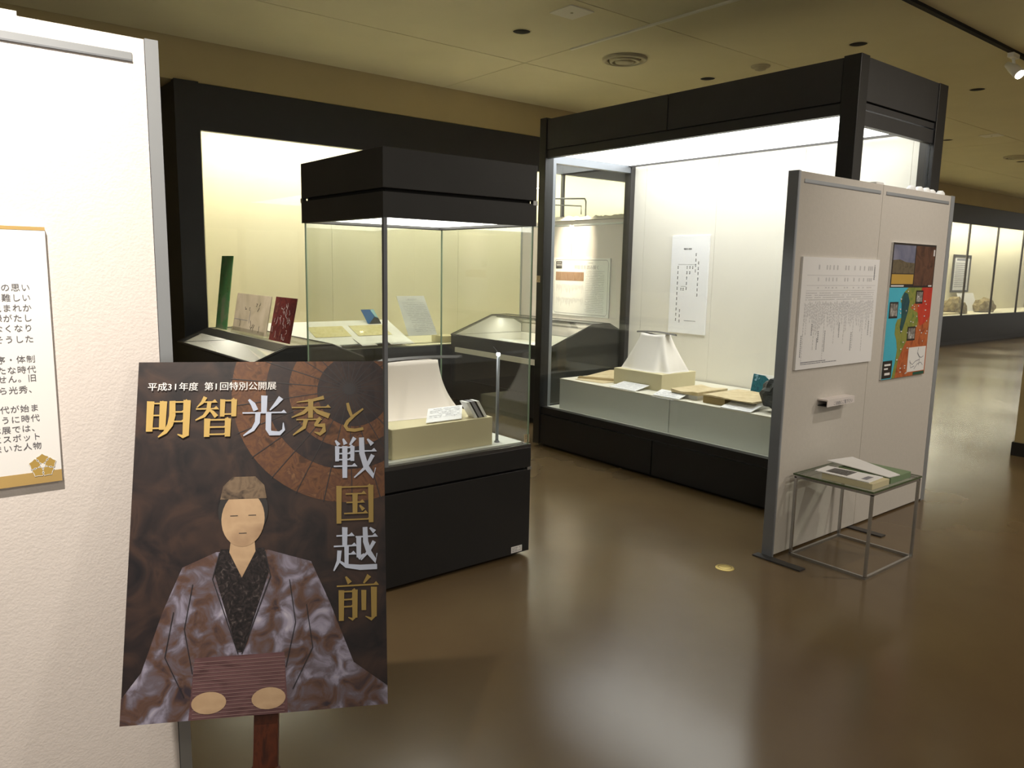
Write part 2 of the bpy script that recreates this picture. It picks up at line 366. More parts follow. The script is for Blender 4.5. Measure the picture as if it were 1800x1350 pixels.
B(5.41, 5.45, 2.40, 5.02, 2.503, 2.512).build('light_diffuser', 'diff', bc)
B(5.375, 5.41, 2.39, 5.03, 2.49, 2.53).build('diffuser_bar', 'dkmetal', bc)
B(bx0+.012, bx0+.07, 2.44, 5.02, .297, .355).build('base_rail', 'black', bc)
B(bx0+.006, bx0+.03, 2.445, 3.725, .03, .29).build('base_panel', 'black', bc)
B(bx0+.006, bx0+.03, 3.735, 5.015, .03, .29).build('base_panel', 'black', bc)
B(4.45, 5.36, by0+.006, by0+.03, .03, .355).build('base_panel', 'black', bc)
B(4.45, 5.40, 5.07, 5.10, .03, .355).build('base_panel', 'black', bc)
B(4.42, 5.45, 2.41, 5.04, 0, .05).build('plinth', 'seam', bc)
B(4.37, 5.47, 2.36, 5.07, .30, .34).build('case_floor', 'whitebox', bc)
for a, b in [(5.03, 4.88), (4.88, 4.09), (4.09, 3.30), (3.30, 2.51), (2.51, 2.37)]:
    B(5.452, 5.48, b+.001, a-.001, .34, 2.53).build('back_panel', 'casewall', bc)
B(4.372, 4.38, 2.44, 5.02, .35, 2.48).build('front_glass', 'glass', bc)
B(4.447, 5.36, by0+.02, by0+.028, .35, 2.42).build('side_glass', 'glass', bc)
B(4.44, 5.40, 5.06, 5.068, .35, 2.45).build('side_glass', 'glass', bc)
st = Sheet((bx0-.0045, 5.105, 1.492), (0, -1, 0), (0, 0, -1), (-1, 0, 0))
def sticker(name, sh, parent, s=.045):
    o = MB(); sh.rect(o, 0, 0, s, s*1.25, 0); o = o.build(name, 'oldpaper', parent)
    g = MB(); sh.line(g, [(s*.25, s*.3), (s*.6, s*.25), (s*.3, s*.7), (s*.7, s*.8), (s*.5, s*1.1)], s*.08, .0006, 0, 1); sh.line(g, [(s*.2, s*.15), (s*.85, s*.15), (s*.85, s*1.1), (s*.2, s*1.1), (s*.2, s*.15)], s*.05, .0006, 0, 1)
    g.build('mark', 'ink', o)
st = Sheet((bx0-.005, 5.095, 1.492), (0, -1, 0), (0, 0, -1), (-1, 0, 0)); sticker('sticker', st, bc)
# ================================================================ SMALL SHOWCASE
sx0, sx1, sy0, sy1 = 1.722, 2.615, 3.08, 3.955
sc = empty('small_showcase', (sx0, sy0, 0), 'square free-standing charcoal showcase with glass on four sides behind the poster', 'display case')
def ring(mb, x0, x1, y0, y1, z0, z1, t):
    mb.box(x0, x1, y0, y0+t, z0, z1).box(x0, x1, y1-t, y1, z0, z1).box(x0, x0+t, y0+t, y1-t, z0, z1).box(x1-t, x1, y0+t, y1-t, z0, z1); return mb
B(sx0, sx1, sy0, sy1, 1.898, 2.076).build('head_box', 'black2', sc, .003)
ring(MB(), sx0, sx1, sy0, sy1, 1.77, 1.882, .03).build('head_frame', 'black2', sc)
B(sx0+.025, sx1-.025, sy0+.025, sy1-.025, 1.86, 1.90).build('head_groove', 'seam', sc)
B(sx0+.04, sx1-.04, sy0+.04, sy1-.04, 1.785, 1.80).build('light_diffuser', 'diffs', sc)
ring(MB(), sx0+.028, sx1-.028, sy0+.028, sy1-.028, 1.772, 1.786, .03).build('diffuser_frame', 'dkmetal', sc)
ring(MB(), sx0, sx1, sy0, sy1, .605, .622, .03).build('top_rail', 'dkmetal', sc)
B(sx0, sx1, sy0, sy1, .497, .605).build('base_frame', 'black', sc, .002)
B(sx0+.025, sx1-.025, sy0+.025, sy1-.025, .47, .50).build('base_groove', 'seam', sc)
B(sx0, sx1, sy0, sy1, .025, .486).build('base_cabinet', 'black', sc, .002)
B(sx0+.06, sx1-.10, sy0+.06, sy1-.06, 0, .03).build('plinth', 'seam', sc)
B(sx0+.035, sx1-.035, sy0+.035, sy1-.035, .60, .632).build('case_floor', 'whitebox', sc)
g = .007
B(sx0+.02, sx1-.012, sy0+.012, sy0+.012+g, .615, 1.775).build('glass_pane', 'glass', sc)
B(sx0+.02, sx1-.012, sy1-.012-g, sy1-.012, .615, 1.775).build('glass_pane', 'glass', sc)
B(sx0+.012, sx0+.012+g, sy0+.02, sy1-.012, .615, 1.775).build('glass_pane', 'glass', sc)
B(sx1-.012-g, sx1-.012, sy0+.02, sy1-.012, .615, 1.775).build('glass_pane', 'glass', sc)
MB().box(sx0+.006, sx0+.024, sy0+.006, sy0+.012, .615, 1.772).box(sx0+.006, sx0+.012, sy0+.012, sy0+.024, .615, 1.772).build('corner_trim', 'alud', sc)
for x, y in [(sx1-.014, sy0+.012), (sx1-.014, sy1-.016), (sx0+.014, sy1-.016)]:
    B(x-.004, x+.003, y-.004, y+.003, .62, 1.772).build('corner_seal', 'edge', sc)
B(sx1-.025, sx1+.004, sy0-.003, sy0+.02, 1.875, 1.898).build('lock', 'chrome', sc)
B(sx1-.025, sx1+.004, sy0-.003, sy0+.02, .482, .498).build('lock', 'chrome', sc)
B(sx0-.003, sx0+.02, sy1-.02, sy1+.003, 1.875, 1.898).build('lock', 'chrome', sc)
sh = Sheet((2.49, sy0-.001, .067), (1, 0, 0), (0, 0, -1), (0, -1, 0)); o = MB(); sh.rect(o, 0, 0, .075, .035, 0); o = o.build('label_plate', 'white', sc)
m_ = MB(); r_ = random.Random(3)
for k in range(3): dashes(sh, m_, .006, .068, .007+k*.009, .003, .0006, r_)
m_.build('print', 'greyink', o)
sticker('sticker', Sheet((2.575, sy0+.0112, .675), (1, 0, 0), (0, 0, -1), (0, -1, 0)), sc, .035)
# ================================================================ SLOPED TABLE CASES
def peep(name, prof, y0, y1, label, bodyz, inner, endmat):
    x0, x1 = prof[0][0], prof[-1][0]; zl = prof[0][1]
    t = empty(name, (x0, y0, 0), label, 'display case', 'low table showcases with sloped glass')
    B(x0+.04, x1-.04, y0+.04, y1-.04, 0, .06).build('plinth', 'seam', t)
    B(x0, x1, y0, y1, .06, bodyz).build('cabinet', 'black', t)
    B(x0+.02, x1-.02, y0+.02, y1-.02, bodyz, bodyz+.012).build('bed', 'casewall', t)
    ring(MB(), x0, x1, y0, y1, bodyz, zl, .014).build('side_frame', 'black', t)
    ring(MB(), x0+.015, x1-.015, y0+.015, y1-.015, bodyz+.012, zl-.004, .004).build('inner_lining', 'casewall', t)
    xm = prof[1][0]+.03; B(xm, xm+.03, y0+.05, y1-.05, prof[1][1]-.024, prof[1][1]-.012).build('lamp_housing', 'black', t)
    prof_in = [(x0, bodyz)]+prof+[(x1, bodyz)]
    MB().prism([(x, y0, z) for x, z in prof_in], (0, .012, 0)).build('end_panel', endmat, t)
    MB().prism([(x, y1-.006, z) for x, z in prof_in], (0, .006, 0)).build('end_panel', 'black', t)
    MB().prism([(x0+.02, y1-.012, bodyz+.013)]+[(x+(.02 if i == 0 else -.02 if i == len(prof)-1 else 0), y1-.012, z-.014) for i, (x, z) in enumerate(prof)]+[(x1-.02, y1-.012, bodyz+.013)], (0, .004, 0)).build('end_lining', 'casewall', t)
    fr = MB()
    for (xa, za) in prof: fr.tube([(xa, y0, za), (xa, y1, za)], .009, 8)
    fr.tube([(x, y0+.006, z) for x, z in prof], .009, 8); fr.tube([(x, y1, z) for x, z in prof], .009, 8); fr.build('hood_frame', 'dkmetal', t)
    for (xa, za), (xb, zb) in zip(prof[:-1], prof[1:]):
        MB().prism([(xa, y0, za), (xb, y0, zb), (xb, y1, zb), (xa, y1, za)], (0, 0, .005)).build('glass_pane', 'glass', t)
    return t
pa = peep('table_showcase', [(1.80, .90), (2.04, 1.0), (2.36, 1.0), (2.60, .90)], 4.95, 6.65, 'table showcase behind the poster with three picture cards standing on it', .70, 0, 'black')
MB().prism([(1.955, 4.97, .972), (2.038, 4.97, 1.006), (2.038, 6.64, 1.006), (1.955, 6.64, .972)], (0, 0, .004)).build('shade_band', 'dkmetal', pa)
pb = peep('table_showcase', [(4.92, .79), (5.50, 1.0), (5.74, 1.0), (5.96, .90)], 5.55, 7.25, 'dark table showcase with long sloped glass before the text panel seen through the showcases', .68, 0, 'black')
B(4.905, 4.92, 5.6, 7.15, .60, .655).build('pale_strip', 'casewall', pb)  # plain pale strip along the cabinet front
B(4.908, 4.92, 5.8, 7.0, .3, .302).build('drawer_seam', 'seam', pb)
for k, (ya, yb, xa) in enumerate([(6.75, 7.0, 5.15), (6.3, 6.55, 5.1), (5.8, 6.1, 5.12)]):
    tag(MB().prism([(xa, ya, .70), (xa+.3, ya, .74), (xa+.3, yb, .74), (xa, yb, .70)], (0, 0, .004)).build('document_sheet', 'paper'),
        ['white sheet lying in the dark sloped table showcase, far end', 'white sheet in the middle of the dark sloped table showcase', 'white sheet at the near end of the dark sloped table showcase'][k], 'paper', 'sheets in the dark table showcase')
# ================================================================ EXHIBITION BOARDS
def boards(name, edges, y, ztop, label, x_axis=True, mat_='panel', feet=None, endl=True, endr=.03, th=.05):
    """edges: positions along the run; y: face position"""
    def bx(a, b, c, d, e, f): return B(a, b, c, d, e, f) if x_axis else B(c, d, a, b, e, f)
    t = empty(name, (edges[0], y, 0) if x_axis else (y, edges[0], 0), label, 'display board')
    n = len(edges)-1
    for i in range(n):
        a, b = edges[i], edges[i+1]
        bx(a+.0015, b-.0015, y, y+th, .012, ztop-.0).build('board_panel', mat_, t)
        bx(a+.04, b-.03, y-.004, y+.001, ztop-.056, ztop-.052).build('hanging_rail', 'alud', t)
        bx(a+.04, b-.03, y-.003, y+.001, ztop-.052, ztop-.036).build('rail_slot', 'alu', t)
    if endl: bx(edges[0]-.016, edges[0], y-.003, y+th+.003, 0, ztop+.002).build('end_post', 'alu', t)
    if endr: bx(edges[-1], edges[-1]+endr, y-.003, y+th+.003, 0, ztop+.002).build('end_post', 'alu', t)
    for f in feet or []: bx(f-.027, f+.027, y-(.21 if x_axis else .078), y+(.078 if x_axis else .24), 0, .008).build('foot', 'dkmetal', t)
    for e in edges[1:-1]: bx(e-.08, e+.01, y+.005, y+th-.005, ztop, ztop+.012).build('joint_clip', 'white', t)
    return t
lp = boards('exhibition_board', [-1.27, -.37, .515], 2.071, 2.082, 'tall cream display board at the left edge carrying the tan-banded text sheet', feet=[-.9, .1], endl=True)
B(-.3, .257, 2.076, 2.116, 2.082, 2.093).build('top_clip', 'white', lp)
rb = boards('exhibition_board', [3.69, 4.575, 5.50], 2.256, 2.079, 'pair of white display boards at right carrying the map and the name chart', mat_='panel2', feet=[3.64, 4.53], endr=.052)
B(3.664, 3.676, 2.25, 2.31, 0, 2.081).build('end_cap', 'alud', rb)
m_ = MB(); r_ = random.Random(5)
for k in range(5):
    cx = 4.98+.1*k+r_.uniform(-.02, .02); m_.lathe((cx, 2.285, 2.079), [(.03, 0), (.028, .012), (.015, .02+r_.random()*.012), (0, .026)], 9)
m_.build('putty_lumps', 'white', rb)
tp = boards('exhibition_board', [5.62, 6.50, 7.38], 6.05, 2.09, 'cream display board behind the showcases carrying the framed text panel', x_axis=False, feet=[5.7, 7.3])
# crumpled cloth along its top
m_ = MB(); r_ = random.Random(9); N_ = 26; pts = []
for i in range(N_+1):
    yy = 5.66+(6.85-5.66)*i/N_
    for q, dx in enumerate((-.03, 0.0, .035, .07)):
        pts.append((6.05+dx+r_.uniform(-.006, .006), yy, 2.095+(0 if q in (0, 3) else .02+r_.random()*.035)))
fs = [(i*4+q, i*4+q+1, (i+1)*4+q+1, (i+1)*4+q) for i in range(N_) for q in range(3)]+[(i*4+3, i*4, (i+1)*4, (i+1)*4+3) for i in range(N_)]
m_.add(pts, fs); tag(m_.build('crumpled_sheet', 'casewall'), 'crumpled pale sheet lying along the top of the board behind the showcases', 'sheet')
t = empty('clamp_lamp', (6.09, 6.33, 2.09), 'thin bent metal lamp arm clamped on top of the far board', 'lamp')
MB().tube([(6.09, 6.33, 2.09), (6.09, 6.33, 2.30), (6.09, 6.35, 2.33), (6.09, 6.9, 2.36)], .009, 8).build('arm', 'dkmetal', t)
MB().tube([(6.07, 6.38, 2.16), (6.07, 6.38, 2.25), (6.07, 6.9, 2.29)], .007, 8).build('cable', 'dkmetal', t)
B(6.06, 6.12, 6.28, 6.40, 2.06, 2.12).build('clamp', 'dkmetal', t)
MB().tube([(6.09, 6.9, 2.37), (6.05, 6.98, 2.33)], [.03, .05], 16).build('lamp_shade', 'dkmetal', t)
# ================================================================ SHEETS ON THE BOARDS
def plate(name, sh, w_, h_, th, label, cat, material='paper', group=None):
    o = MB(); P = [sh.p(0, 0, -th), sh.p(w_, 0, -th), sh.p(w_, h_, -th), sh.p(0, h_, -th)]
    o.prism(P, sh.n*th); return tag(o.build(name, material), label, cat, group)
# introduction text, left
sh = Sheet((-.562, 2.059, 1.63), (1, 0, 0), (0, 0, -1), (0, -1, 0))
ib = plate('text_board', sh, .841, .595, .012, 'white introduction text board with tan bottom band and flower emblem on the left board', 'text board')
for a_, b_ in ((.567, .595), (0, .008)): m_ = MB(); sh.rect(m_, 0, a_, .841, b_, .0004); m_.build('tan_band', 'tanband', ib)
rows = [(.137, '時代を生きた人々の思い'), (.160, '明らかにすることは難しい'), (.183, 'その生涯は謎に包まれか'), (.206, '戦いに敗れたため記録がたし'), (.229, '伝わる史料も少なくなり'), (.254, '人物像はさまざまにそうした'),
        (.300, '室町幕府を中心とする秩序・体制'), (.324, '各地の大名が争う新たな時代'), (.344, '例外ではありません。旧'), (.370, '越前の人びとの中から光秀、'),
        (.414, '信長の上洛により新たな時代が始ま'), (.438, 'このように時代'), (.461, '変わりました。本展では、'), (.482, '前半生にスポット'), (.504, '光秀と彼をとりまいた人物')]
m_ = MB()
for v, s_ in rows: text(sh, m_, s_, .805, v-.010, .0185, .0008, right=True, track=.0008)
m_.build('lettering', 'inkmid', ib)
m_ = MB(); cx, cy = .803, .553
for k in range(5):
    a = math.radians(-90+72*k)
    q = [(0, .004), (-.0115, .013), (-.0125, .021), (-.006, .024), (0, .029), (.006, .024), (.0125, .021), (.0115, .013)]
    sh.poly(m_, [(cx+ s_*math.cos(a+math.pi/2)+r*math.cos(a), cy+s_*math.sin(a+math.pi/2)+r*math.sin(a)) for s_, r in q], .0012, 0, 1)
e_ = m_.build('flower_emblem', 'gold', ib)
m_ = MB()
for k in range(5):
    a = math.radians(-90+72*k); q = [(0, .004), (-.0115, .013), (-.0125, .021), (-.006, .024), (0, .029), (.006, .024), (.0125, .021), (.0115, .013), (0, .004)]
    sh.line(m_, [(cx+s_*math.cos(a+math.pi/2)+r*math.cos(a), cy+s_*math.sin(a+math.pi/2)+r*math.sin(a)) for s_, r in q], .0012, .0016, 0, 1)
sh.poly(m_, [(cx+.005*math.cos(k*.6283), cy+.005*math.sin(k*.6283)) for k in range(10)], .0016, 0, 1)
m_.build('emblem_outline', 'white', e_)
# name chart on right boards
sh = Sheet((3.755, 2.244, 1.645), (1, 0, 0), (0, 0, -1), (0, -1, 0))
nb = plate('chart_board', sh, .83, .605, .012, 'large white genealogy chart of fine grey lines on the left of the right-hand boards', 'chart')
m_ = MB(); r_ = random.Random(11)
for v in (.095, .15, .178): sh.rect(m_, .05, v, .80, v+.002, .0005)
for x in [.16, .24, .27, .31, .35, .44, .47, .54, .6, .65, .70, .72, .74]:
    sh.rect(m_, x, .04, x+.012, .065, .0005); sh.rect(m_, x, .108, x+.010, .128, .0005); sh.rect(m_, x, .16, x+.014, .166, .0005)
for k in range(4):
    y = .19+.012*k; dashes(sh, m_, .05, .79, y, .004, .0005, r_, 0, .9)
for k in range(64):
    x = .045+.745*k/63+r_.uniform(-.002, .002); y = .235+r_.random()*.02; e = .30+r_.random()*.12+(.15 if k % 9 == 0 else 0)
    while y < e:
        l = r_.uniform(.006, .02); sh.rect(m_, x, y, x+.0045, y+l, .0005); y += l+.006
for k in range(26):
    x = .05+.74*r_.random(); l = r_.uniform(.02, .08); y = .24+.08*r_.random(); sh.rect(m_, x, y, x+l, y+.0012, .0006)
m_.build('fine_chart', 'chartink', nb)
m_ = MB()
for x, y0, y1 in [(.775, .045, .115), (.20, .40, .46), (.19, .44, .50), (.13, .36, .42), (.27, .40, .52), (.42, .36, .44), (.56, .42, .52), (.755, .36, .44), (.03, .42, .54)]:
    y = y0
    while y < y1: sh.rect(m_, x, y, x+.007, y+.007, .0007); y += .011
dashes(sh, m_, .045, .30, .565, .005, .0007, r_, 0, .95); dashes(sh, m_, .045, .42, .575, .004, .0007, r_, 0, .95); text(sh, m_, '越前朝倉氏系図', .770, .03, .012, .0009, vert=True)
m_.build('notes', 'greyink', nb)
# map poster
sh = Sheet((4.737, 2.244, 1.753), (1, 0, 0), (0, 0, -1), (0, -1, 0)); mw, mh = .59, .842
mp = plate('map_poster', sh, mw, mh, .012, 'colourful relief map poster with four inset photographs on the right-hand board', 'poster', 'white')
def S(name, pts, col, h, parent=mp, **k):
    o = MB(); sh.poly(o, pts, h, 0, 1); return o.build(name, col, parent)
mt = {'sea': mat('map_sea', (70, 186, 214), .5), 'navy': mottled('map_navy', [(24, 66, 84), (48, 92, 84)], 20), 'land': mottled('map_land', [(96, 128, 56), (150, 150, 70), (120, 140, 66)], 14),
      'orange': mottled('map_orange', [(176, 84, 40), (196, 110, 60), (150, 70, 36)], 14), 'red': mottled('map_red', [(190, 44, 36), (206, 70, 44)], 10),
      'hill': mottled('print_hillside', [(60, 52, 40), (112, 100, 78), (84, 76, 60)], 18), 'sky': mottled('print_sky', [(96, 100, 128), (140, 140, 160)], 6),
      'straw': mat('print_straw', (196, 158, 66), .5), 'dusk': mottled('print_dusk', [(54, 34, 26), (104, 70, 52), (76, 50, 38)], 9), 'darkp': mat('print_dark', (36, 26, 20), .5),
      'ins': mottled('print_inset', [(60, 56, 54), (140, 136, 130), (200, 198, 194)], 30), 'deep': mat('print_green', (30, 88, 70), .5)}
R = lambda a, b, c, d: [(a, b), (c, b), (c, d), (a, d)]
S('photo_backing', R(0, 0, mw, .272), mt['darkp'], .0004)
S('hill_photo', R(.012, .012, .30, .185), mt['sky'], .0008); S('hill_photo', [(.012, .105), (.1, .10), (.18, .115), (.30, .12), (.30, .185), (.012, .185)], mt['hill'], .0012)
S('field_photo', R(.012, .19, .30, .25), mt['straw'], .0008); S('dusk_photo', R(.31, .012, mw-.01, .26), mt['dusk'], .0008)
S('map_sea', R(0, .272, mw, mh), mt['sea'], .0004)
S('map_land', [(.25, .272), (mw, .272), (mw, mh), (.13, mh), (.16, .74), (.17, .66), (.15, .60), (.12, .56), (.12, .50), (.14, .47), (.19, .46), (.2, .38), (.16, .36), (.17, .33), (.2, .30)], mt['land'], .0008)
S('map_highland', [(.30, .40), (.40, .35), (.47, .272), (mw, .272), (mw, mh), (.17, mh), (.2, .72), (.26, .64), (.32, .58), (.42, .52), (.43, .44)], mt['orange'], .0012)
S('map_peaks', [(.44, .272), (mw, .272), (mw, .46), (.52, .50), (.46, .52), (.42, .47), (.40, .40)], mt['red'], .0016)
S('map_lake', [(.20, .30), (.25, .31), (.28, .36), (.27, .42), (.25, .47), (.22, .53), (.20, .56), (.18, .52), (.19, .46), (.18, .40), (.17, .34)], mt['navy'], .0018)
for a, b in [((.36, .29, .46, .375), 0), ((.02, .36, .13, .46), 1), ((.29, .52, .40, .61), 2)]:
    S('inset_frame', R(*a), mt['darkp'], .0022); S('inset_photo', R(a[0]+.01, a[1]+.01, a[2]-.01, a[3]-.012), mt['ins'], .0026)
S('inset_frame', R(.0, .725, .12, .835), mt['darkp'], .0022)
m_ = MB(); sh.rect(m_, .02, .745, .10, .757, .0026); sh.rect(m_, .02, .77, .07, .78, .0026); sh.rect(m_, .03, .80, .10, .815, .0026); m_.build('inset_caption', 'white', mp)
S('sketch_map', R(.33, .655, .575, .815), M['white'], .0022)
m_ = MB()
for p in [[(.36, .75), (.40, .77), (.44, .75), (.50, .74)], [(.46, .69), (.49, .72), (.52, .73), (.55, .72)], [(.43, .80), (.47, .77), (.52, .76), (.55, .78)], [(.47, .66), (.46, .70), (.50, .73), (.49, .78)], [(.36, .74), (.38, .79), (.43, .78)]]: sh.line(m_, p, .005, .0026, 0, 1)
m_.build('sketch_lines', 'greyink', mp)
S('legend_band', R(.42, .82, mw-.01, .84), mt['deep'], .0022)
m_ = MB(); r_ = random.Random(21)
for k in range(46):
    x, y = r_.uniform(.14, .56), r_.uniform(.29, .82)
    if .33 < x and .65 < y: continue
    sh.rect(m_, x, y, x+r_.uniform(.01, .022), y+.007, .0032)
sh.rect(m_, .012, .257, .18, .266, .0012); sh.rect(m_, .52, .257, .57, .266, .0012); sh.rect(m_, .555, .03, .575, .07, .0012)
m_.build('place_names', 'whiteink', mp)
# leaflet holder on right board
t = empty('leaflet_holder', (4.03, 2.2, .815), 'small white lettered box shelf fixed low on the right-hand board', 'holder')
MB().box(4.03, 4.33, 2.195, 2.256, .850, .858).box(4.03, 4.33, 2.195, 2.199, .818, .850).box(4.322, 4.33, 2.199, 2.256, .818, .85).build('shell', 'panel', t)
sh = Sheet((4.04, 2.1945, .85), (1, 0, 0), (0, 0, -1), (0, -1, 0)); m_ = MB(); text(sh, m_, 'ご自由にご覧下さい', .055, .004, .024, .0006); m_.build('lettering', 'greyink', t)
B(4.035, 4.32, 2.199, 2.256, .818, .822).build('tray', 'ink', t)
# framed text panel on far board
sh = Sheet((6.038, 6.79, 1.675), (0, -1, 0), (0, 0, -1), (-1, 0, 0))
fb = plate('text_board', sh, .92, .645, .012, 'white text panel with dark title square and brown photo strip, seen through the big showcase', 'text board')
m_ = MB(); sh.line(m_, [(.05, .02), (.87, .02), (.895, .045), (.895, .60), (.87, .625), (.05, .625), (.025, .60), (.025, .045), (.05, .02)], .005, .0006, 0, 1)
dashes(sh, m_, .56, .66, .05, .006, .0006, random.Random(2)); text(sh, m_, '明智氏を読み解く', .36, .075, .05, .0006); m_.build('outline', 'greyink', fb)
o = MB(); sh.rect(o, .05, .035, .155, .12, .0006); o = o.build('title_square', 'dkmetal', fb); m_ = MB(); text(sh, m_, '明智氏', .062, .062, .03, .0012, bold=.001); sh.rect(m_, .065, .047, .14, .053, .0012); m_.build('title_letters', 'whiteink', o)
o = MB(); sh.rect(o, .05, .155, .52, .255, .0006); o.build('photo_strip', mottled('strip_print', [(120, 88, 70), (160, 128, 104), (180, 150, 124)], 30, stretch=(1, 6, .4)), fb)
m_ = MB(); r_ = random.Random(4)
for k in range(24): dashes(sh, m_, .55, .84, .14+.0195*k, .006, .0006, r_, 0, .92)
for k in range(40):
    x = .07+.44*k/39; y = .29+r_.random()*.02; e = y+.03+r_.random()*.07; sh.rect(m_, x, y, x+.004, e, .0006); sh.rect(m_, x, y+.15, x+.004, e+.14, .0006)
m_.build('body_text', 'ltink', fb)
# ================================================================ INSIDE THE BIG SHOWCASE
sh = Sheet((5.440, 4.535, 1.86), (0, -1, 0), (0, 0, -1), (-1, 0, 0))
gp = plate('family_tree_sheet', sh, .405, .85, .011, 'tall white sheet with a vertical family tree hung on the white back panel', 'sheet')
m_ = MB(); text(sh, m_, '明智氏系図', .135, .105, .017, .0006, bold=.0006)
def col(x, y0, y1, gap=.046, n=2):
    y = y0; r_ = random.Random(int(x*1000)); ch = '頼国光定基清重秀政義康'
    while y < y1:
        text(sh, m_, r_.choice(ch), x, y, .012, .0006, bold=.0007); text(sh, m_, r_.choice(ch), x, y+.0135, .012, .0006, bold=.0007); y += gap
col(.075, .26, .74); col(.115, .64, .74); col(.175, .26, .47); col(.205, .26, .33); col(.235, .26, .29); col(.265, .15, .30); col(.295, .22, .54); col(.142, .45, .48); col(.118, .45, .48)
sh.rect(m_, .08, .247, .275, .2485, .0006); sh.rect(m_, .12, .438, .18, .4395, .0006); dashes(sh, m_, .175, .30, .735, .004, .0006, random.Random(8), 0, 1)
m_.build('lettering', 'ink', gp)
for ya, yb, lb in [(3.703, 4.93, 'far half of the long white plinth inside the big showcase'), (2.46, 3.697, 'near half of the long white plinth inside the big showcase')]:
    t = empty('display_plinth', (4.5, ya, .34), lb, 'plinth', 'white plinths in the big showcase')
    B(4.5, 5.43, ya, yb, .34, .598).build('body', 'whitebox', t, .002); B(4.497, 5.435, ya-.0, yb, .598, .606).build('top_board', 'cream', t)
Z = .606
tag(B(4.687, 5.11, 3.945, 4.465, Z, .742).build('display_block', 'ivory', None, .003), 'ivory cloth-covered block under the draped white cloth in the big showcase', 'display block')
def drape(name, cx, cy, z0, z1, tw, td, bw, bd, mt_, label, flare=2.2, folds=7, seed=1):
    """tw,td top half sizes (y,x); bw,bd bottom half sizes"""
    m_ = MB(); r_ = random.Random(seed); n, k = 96, 22; ph = [r_.uniform(0, 6.28) for _ in range(4)]; vs = []
    def sq(a, hw, hd, e):
        c_, s_ = math.cos(a), math.sin(a); return hd*math.copysign(abs(c_)**e, c_), hw*math.copysign(abs(s_)**e, s_)
    for i in range(k+1):
        f = i/k; g_ = f**flare; e = .32+.12*f
        for j in range(n):
            a = 2*math.pi*j/n; hw = tw+(bw-tw)*(.35*f+.65*g_); hd = td+(bd-td)*(.5*f+.5*g_)
            x, y = sq(a, hw, hd, e); wv = 1+(.03+.05*f)*f*math.sin(folds*a+ph[0])+.03*f*math.sin(3*a+ph[1])
            sag = -.018*math.cos(2*a+ph[2])*f*(1-f)*2
            vs.append((cx+x*wv, cy+y*wv, z1-(z1-z0)*f*(1 if i < k else 1)+(sag if 0 < i < k else 0)+(.012*abs(math.sin(a)) if i == 0 else 0)))
    b = len(vs); vs.append((cx, cy, z1+.004))
    fs = [(i*n+j, (i+1)*n+j, (i+1)*n+(j+1) % n, i*n+(j+1) % n) for i in range(k) for j in range(n)]+[(b, j, (j+1) % n) for j in range(n)]
    fs.append(tuple(k*n+j for j in range(n)))
    m_.add(vs, fs, 0, True); return tag(m_.build(name, mt_), label, 'cloth')
drape('draped_cloth', 4.90, 4.21, .743, 1.03, .125, .06, .25, .165, 'cloth', 'white silk cloth draped into a steep tent on the ivory block in the big showcase', flare=1.3, folds=6)
def blade(name, pts, w_, th, mt_, label):
    m_ = MB(); n = len(pts); vs = []
    for i, (x, y, z) in enumerate(pts):
        f = i/(n-1); ww = w_*(min(1, (1-abs(2*f-1))*4))**.6+.0015
        vs += [(x-ww, y, z), (x, y, z+th), (x+ww, y, z), (x, y, z-th*.5)]
    fs = [(i*4+q, i*4+(q+1) % 4, (i+1)*4+(q+1) % 4, (i+1)*4+q) for i in range(n-1) for q in range(4)]+[(3, 2, 1, 0), tuple((n-1)*4+q for q in range(4))]
    m_.add(vs, fs, 0); return tag(m_.build(name, mt_), label, 'metal relic')
blade('sword_fitting', [(4.90, 3.99+.43*i/12, 1.040+.012*math.sin(math.pi*i/12)) for i in range(13)], .028, .009, 'dkmetal', 'curved grey metal piece lying across the steep white cloth in the big showcase')
# aged sheets and folded fan left of the block
tag(MB().prism([(4.56, 4.80, Z), (4.60, 4.50, Z), (5.02, 4.50, Z), (5.05, 4.85, Z)], (0, 0, .004)).build('aged_sheet', 'oldpaper'), 'flat aged brown sheet on the plinth left of the ivory block', 'paper')
t = empty('folded_cover', (4.62, 4.66, Z+.004), 'open aged folding cover with brown rim at the far plinth end', 'folder')
MB().prism([(4.64, 4.82, Z+.006), (4.80, 4.49, Z+.006), (5.10, 4.60, Z+.07), (4.98, 4.80, Z+.05)], (0, 0, .006)).build('leaf', 'oldpaper', t)
MB().prism([(4.62, 4.84, Z+.003), (4.78, 4.48, Z+.003), (4.80, 4.49, Z+.014), (4.64, 4.84, Z+.014)], (0.008, 0.0, .008)).build('rim', 'brown', t)
def caption(x0, x1, ya, yb, z, lb, dz=.034, seed=1, grp='caption cards on the white plinths', front='x'):
    t = empty('caption_card', (x0, ya, z), lb, 'caption card', grp)
    MB().prism([(x0, ya, z+.003), (x1, ya, z+dz), (x1, yb, z+dz), (x0, yb, z+.003)], (0, 0, .003)).build('card', 'white', t)
    s_ = Sheet((x1, yb, z+dz+.0035), (0, -1, 0), Vector((x0-x1, 0, .003-dz)), Vector((-(dz-.003), 0, x1-x0)).normalized()); m_ = MB(); r_ = random.Random(seed)
    for k in range(5): dashes(s_, m_, .02, (yb-ya)-.02, .03+k*.028, .006, .001, r_)
    m_.build('print', 'ltink', t)
caption(4.51, 4.68, 4.06, 4.34, Z, 'white caption card in front of the ivory block in the big showcase', seed=1)
caption(4.51, 4.615, 3.62, 3.88, Z, 'white caption card left of the first old book on the plinth', seed=2)
caption(4.505, 4.64, 3.0, 3.25, Z, 'white caption card in front of the open aged book near the rock', seed=3)
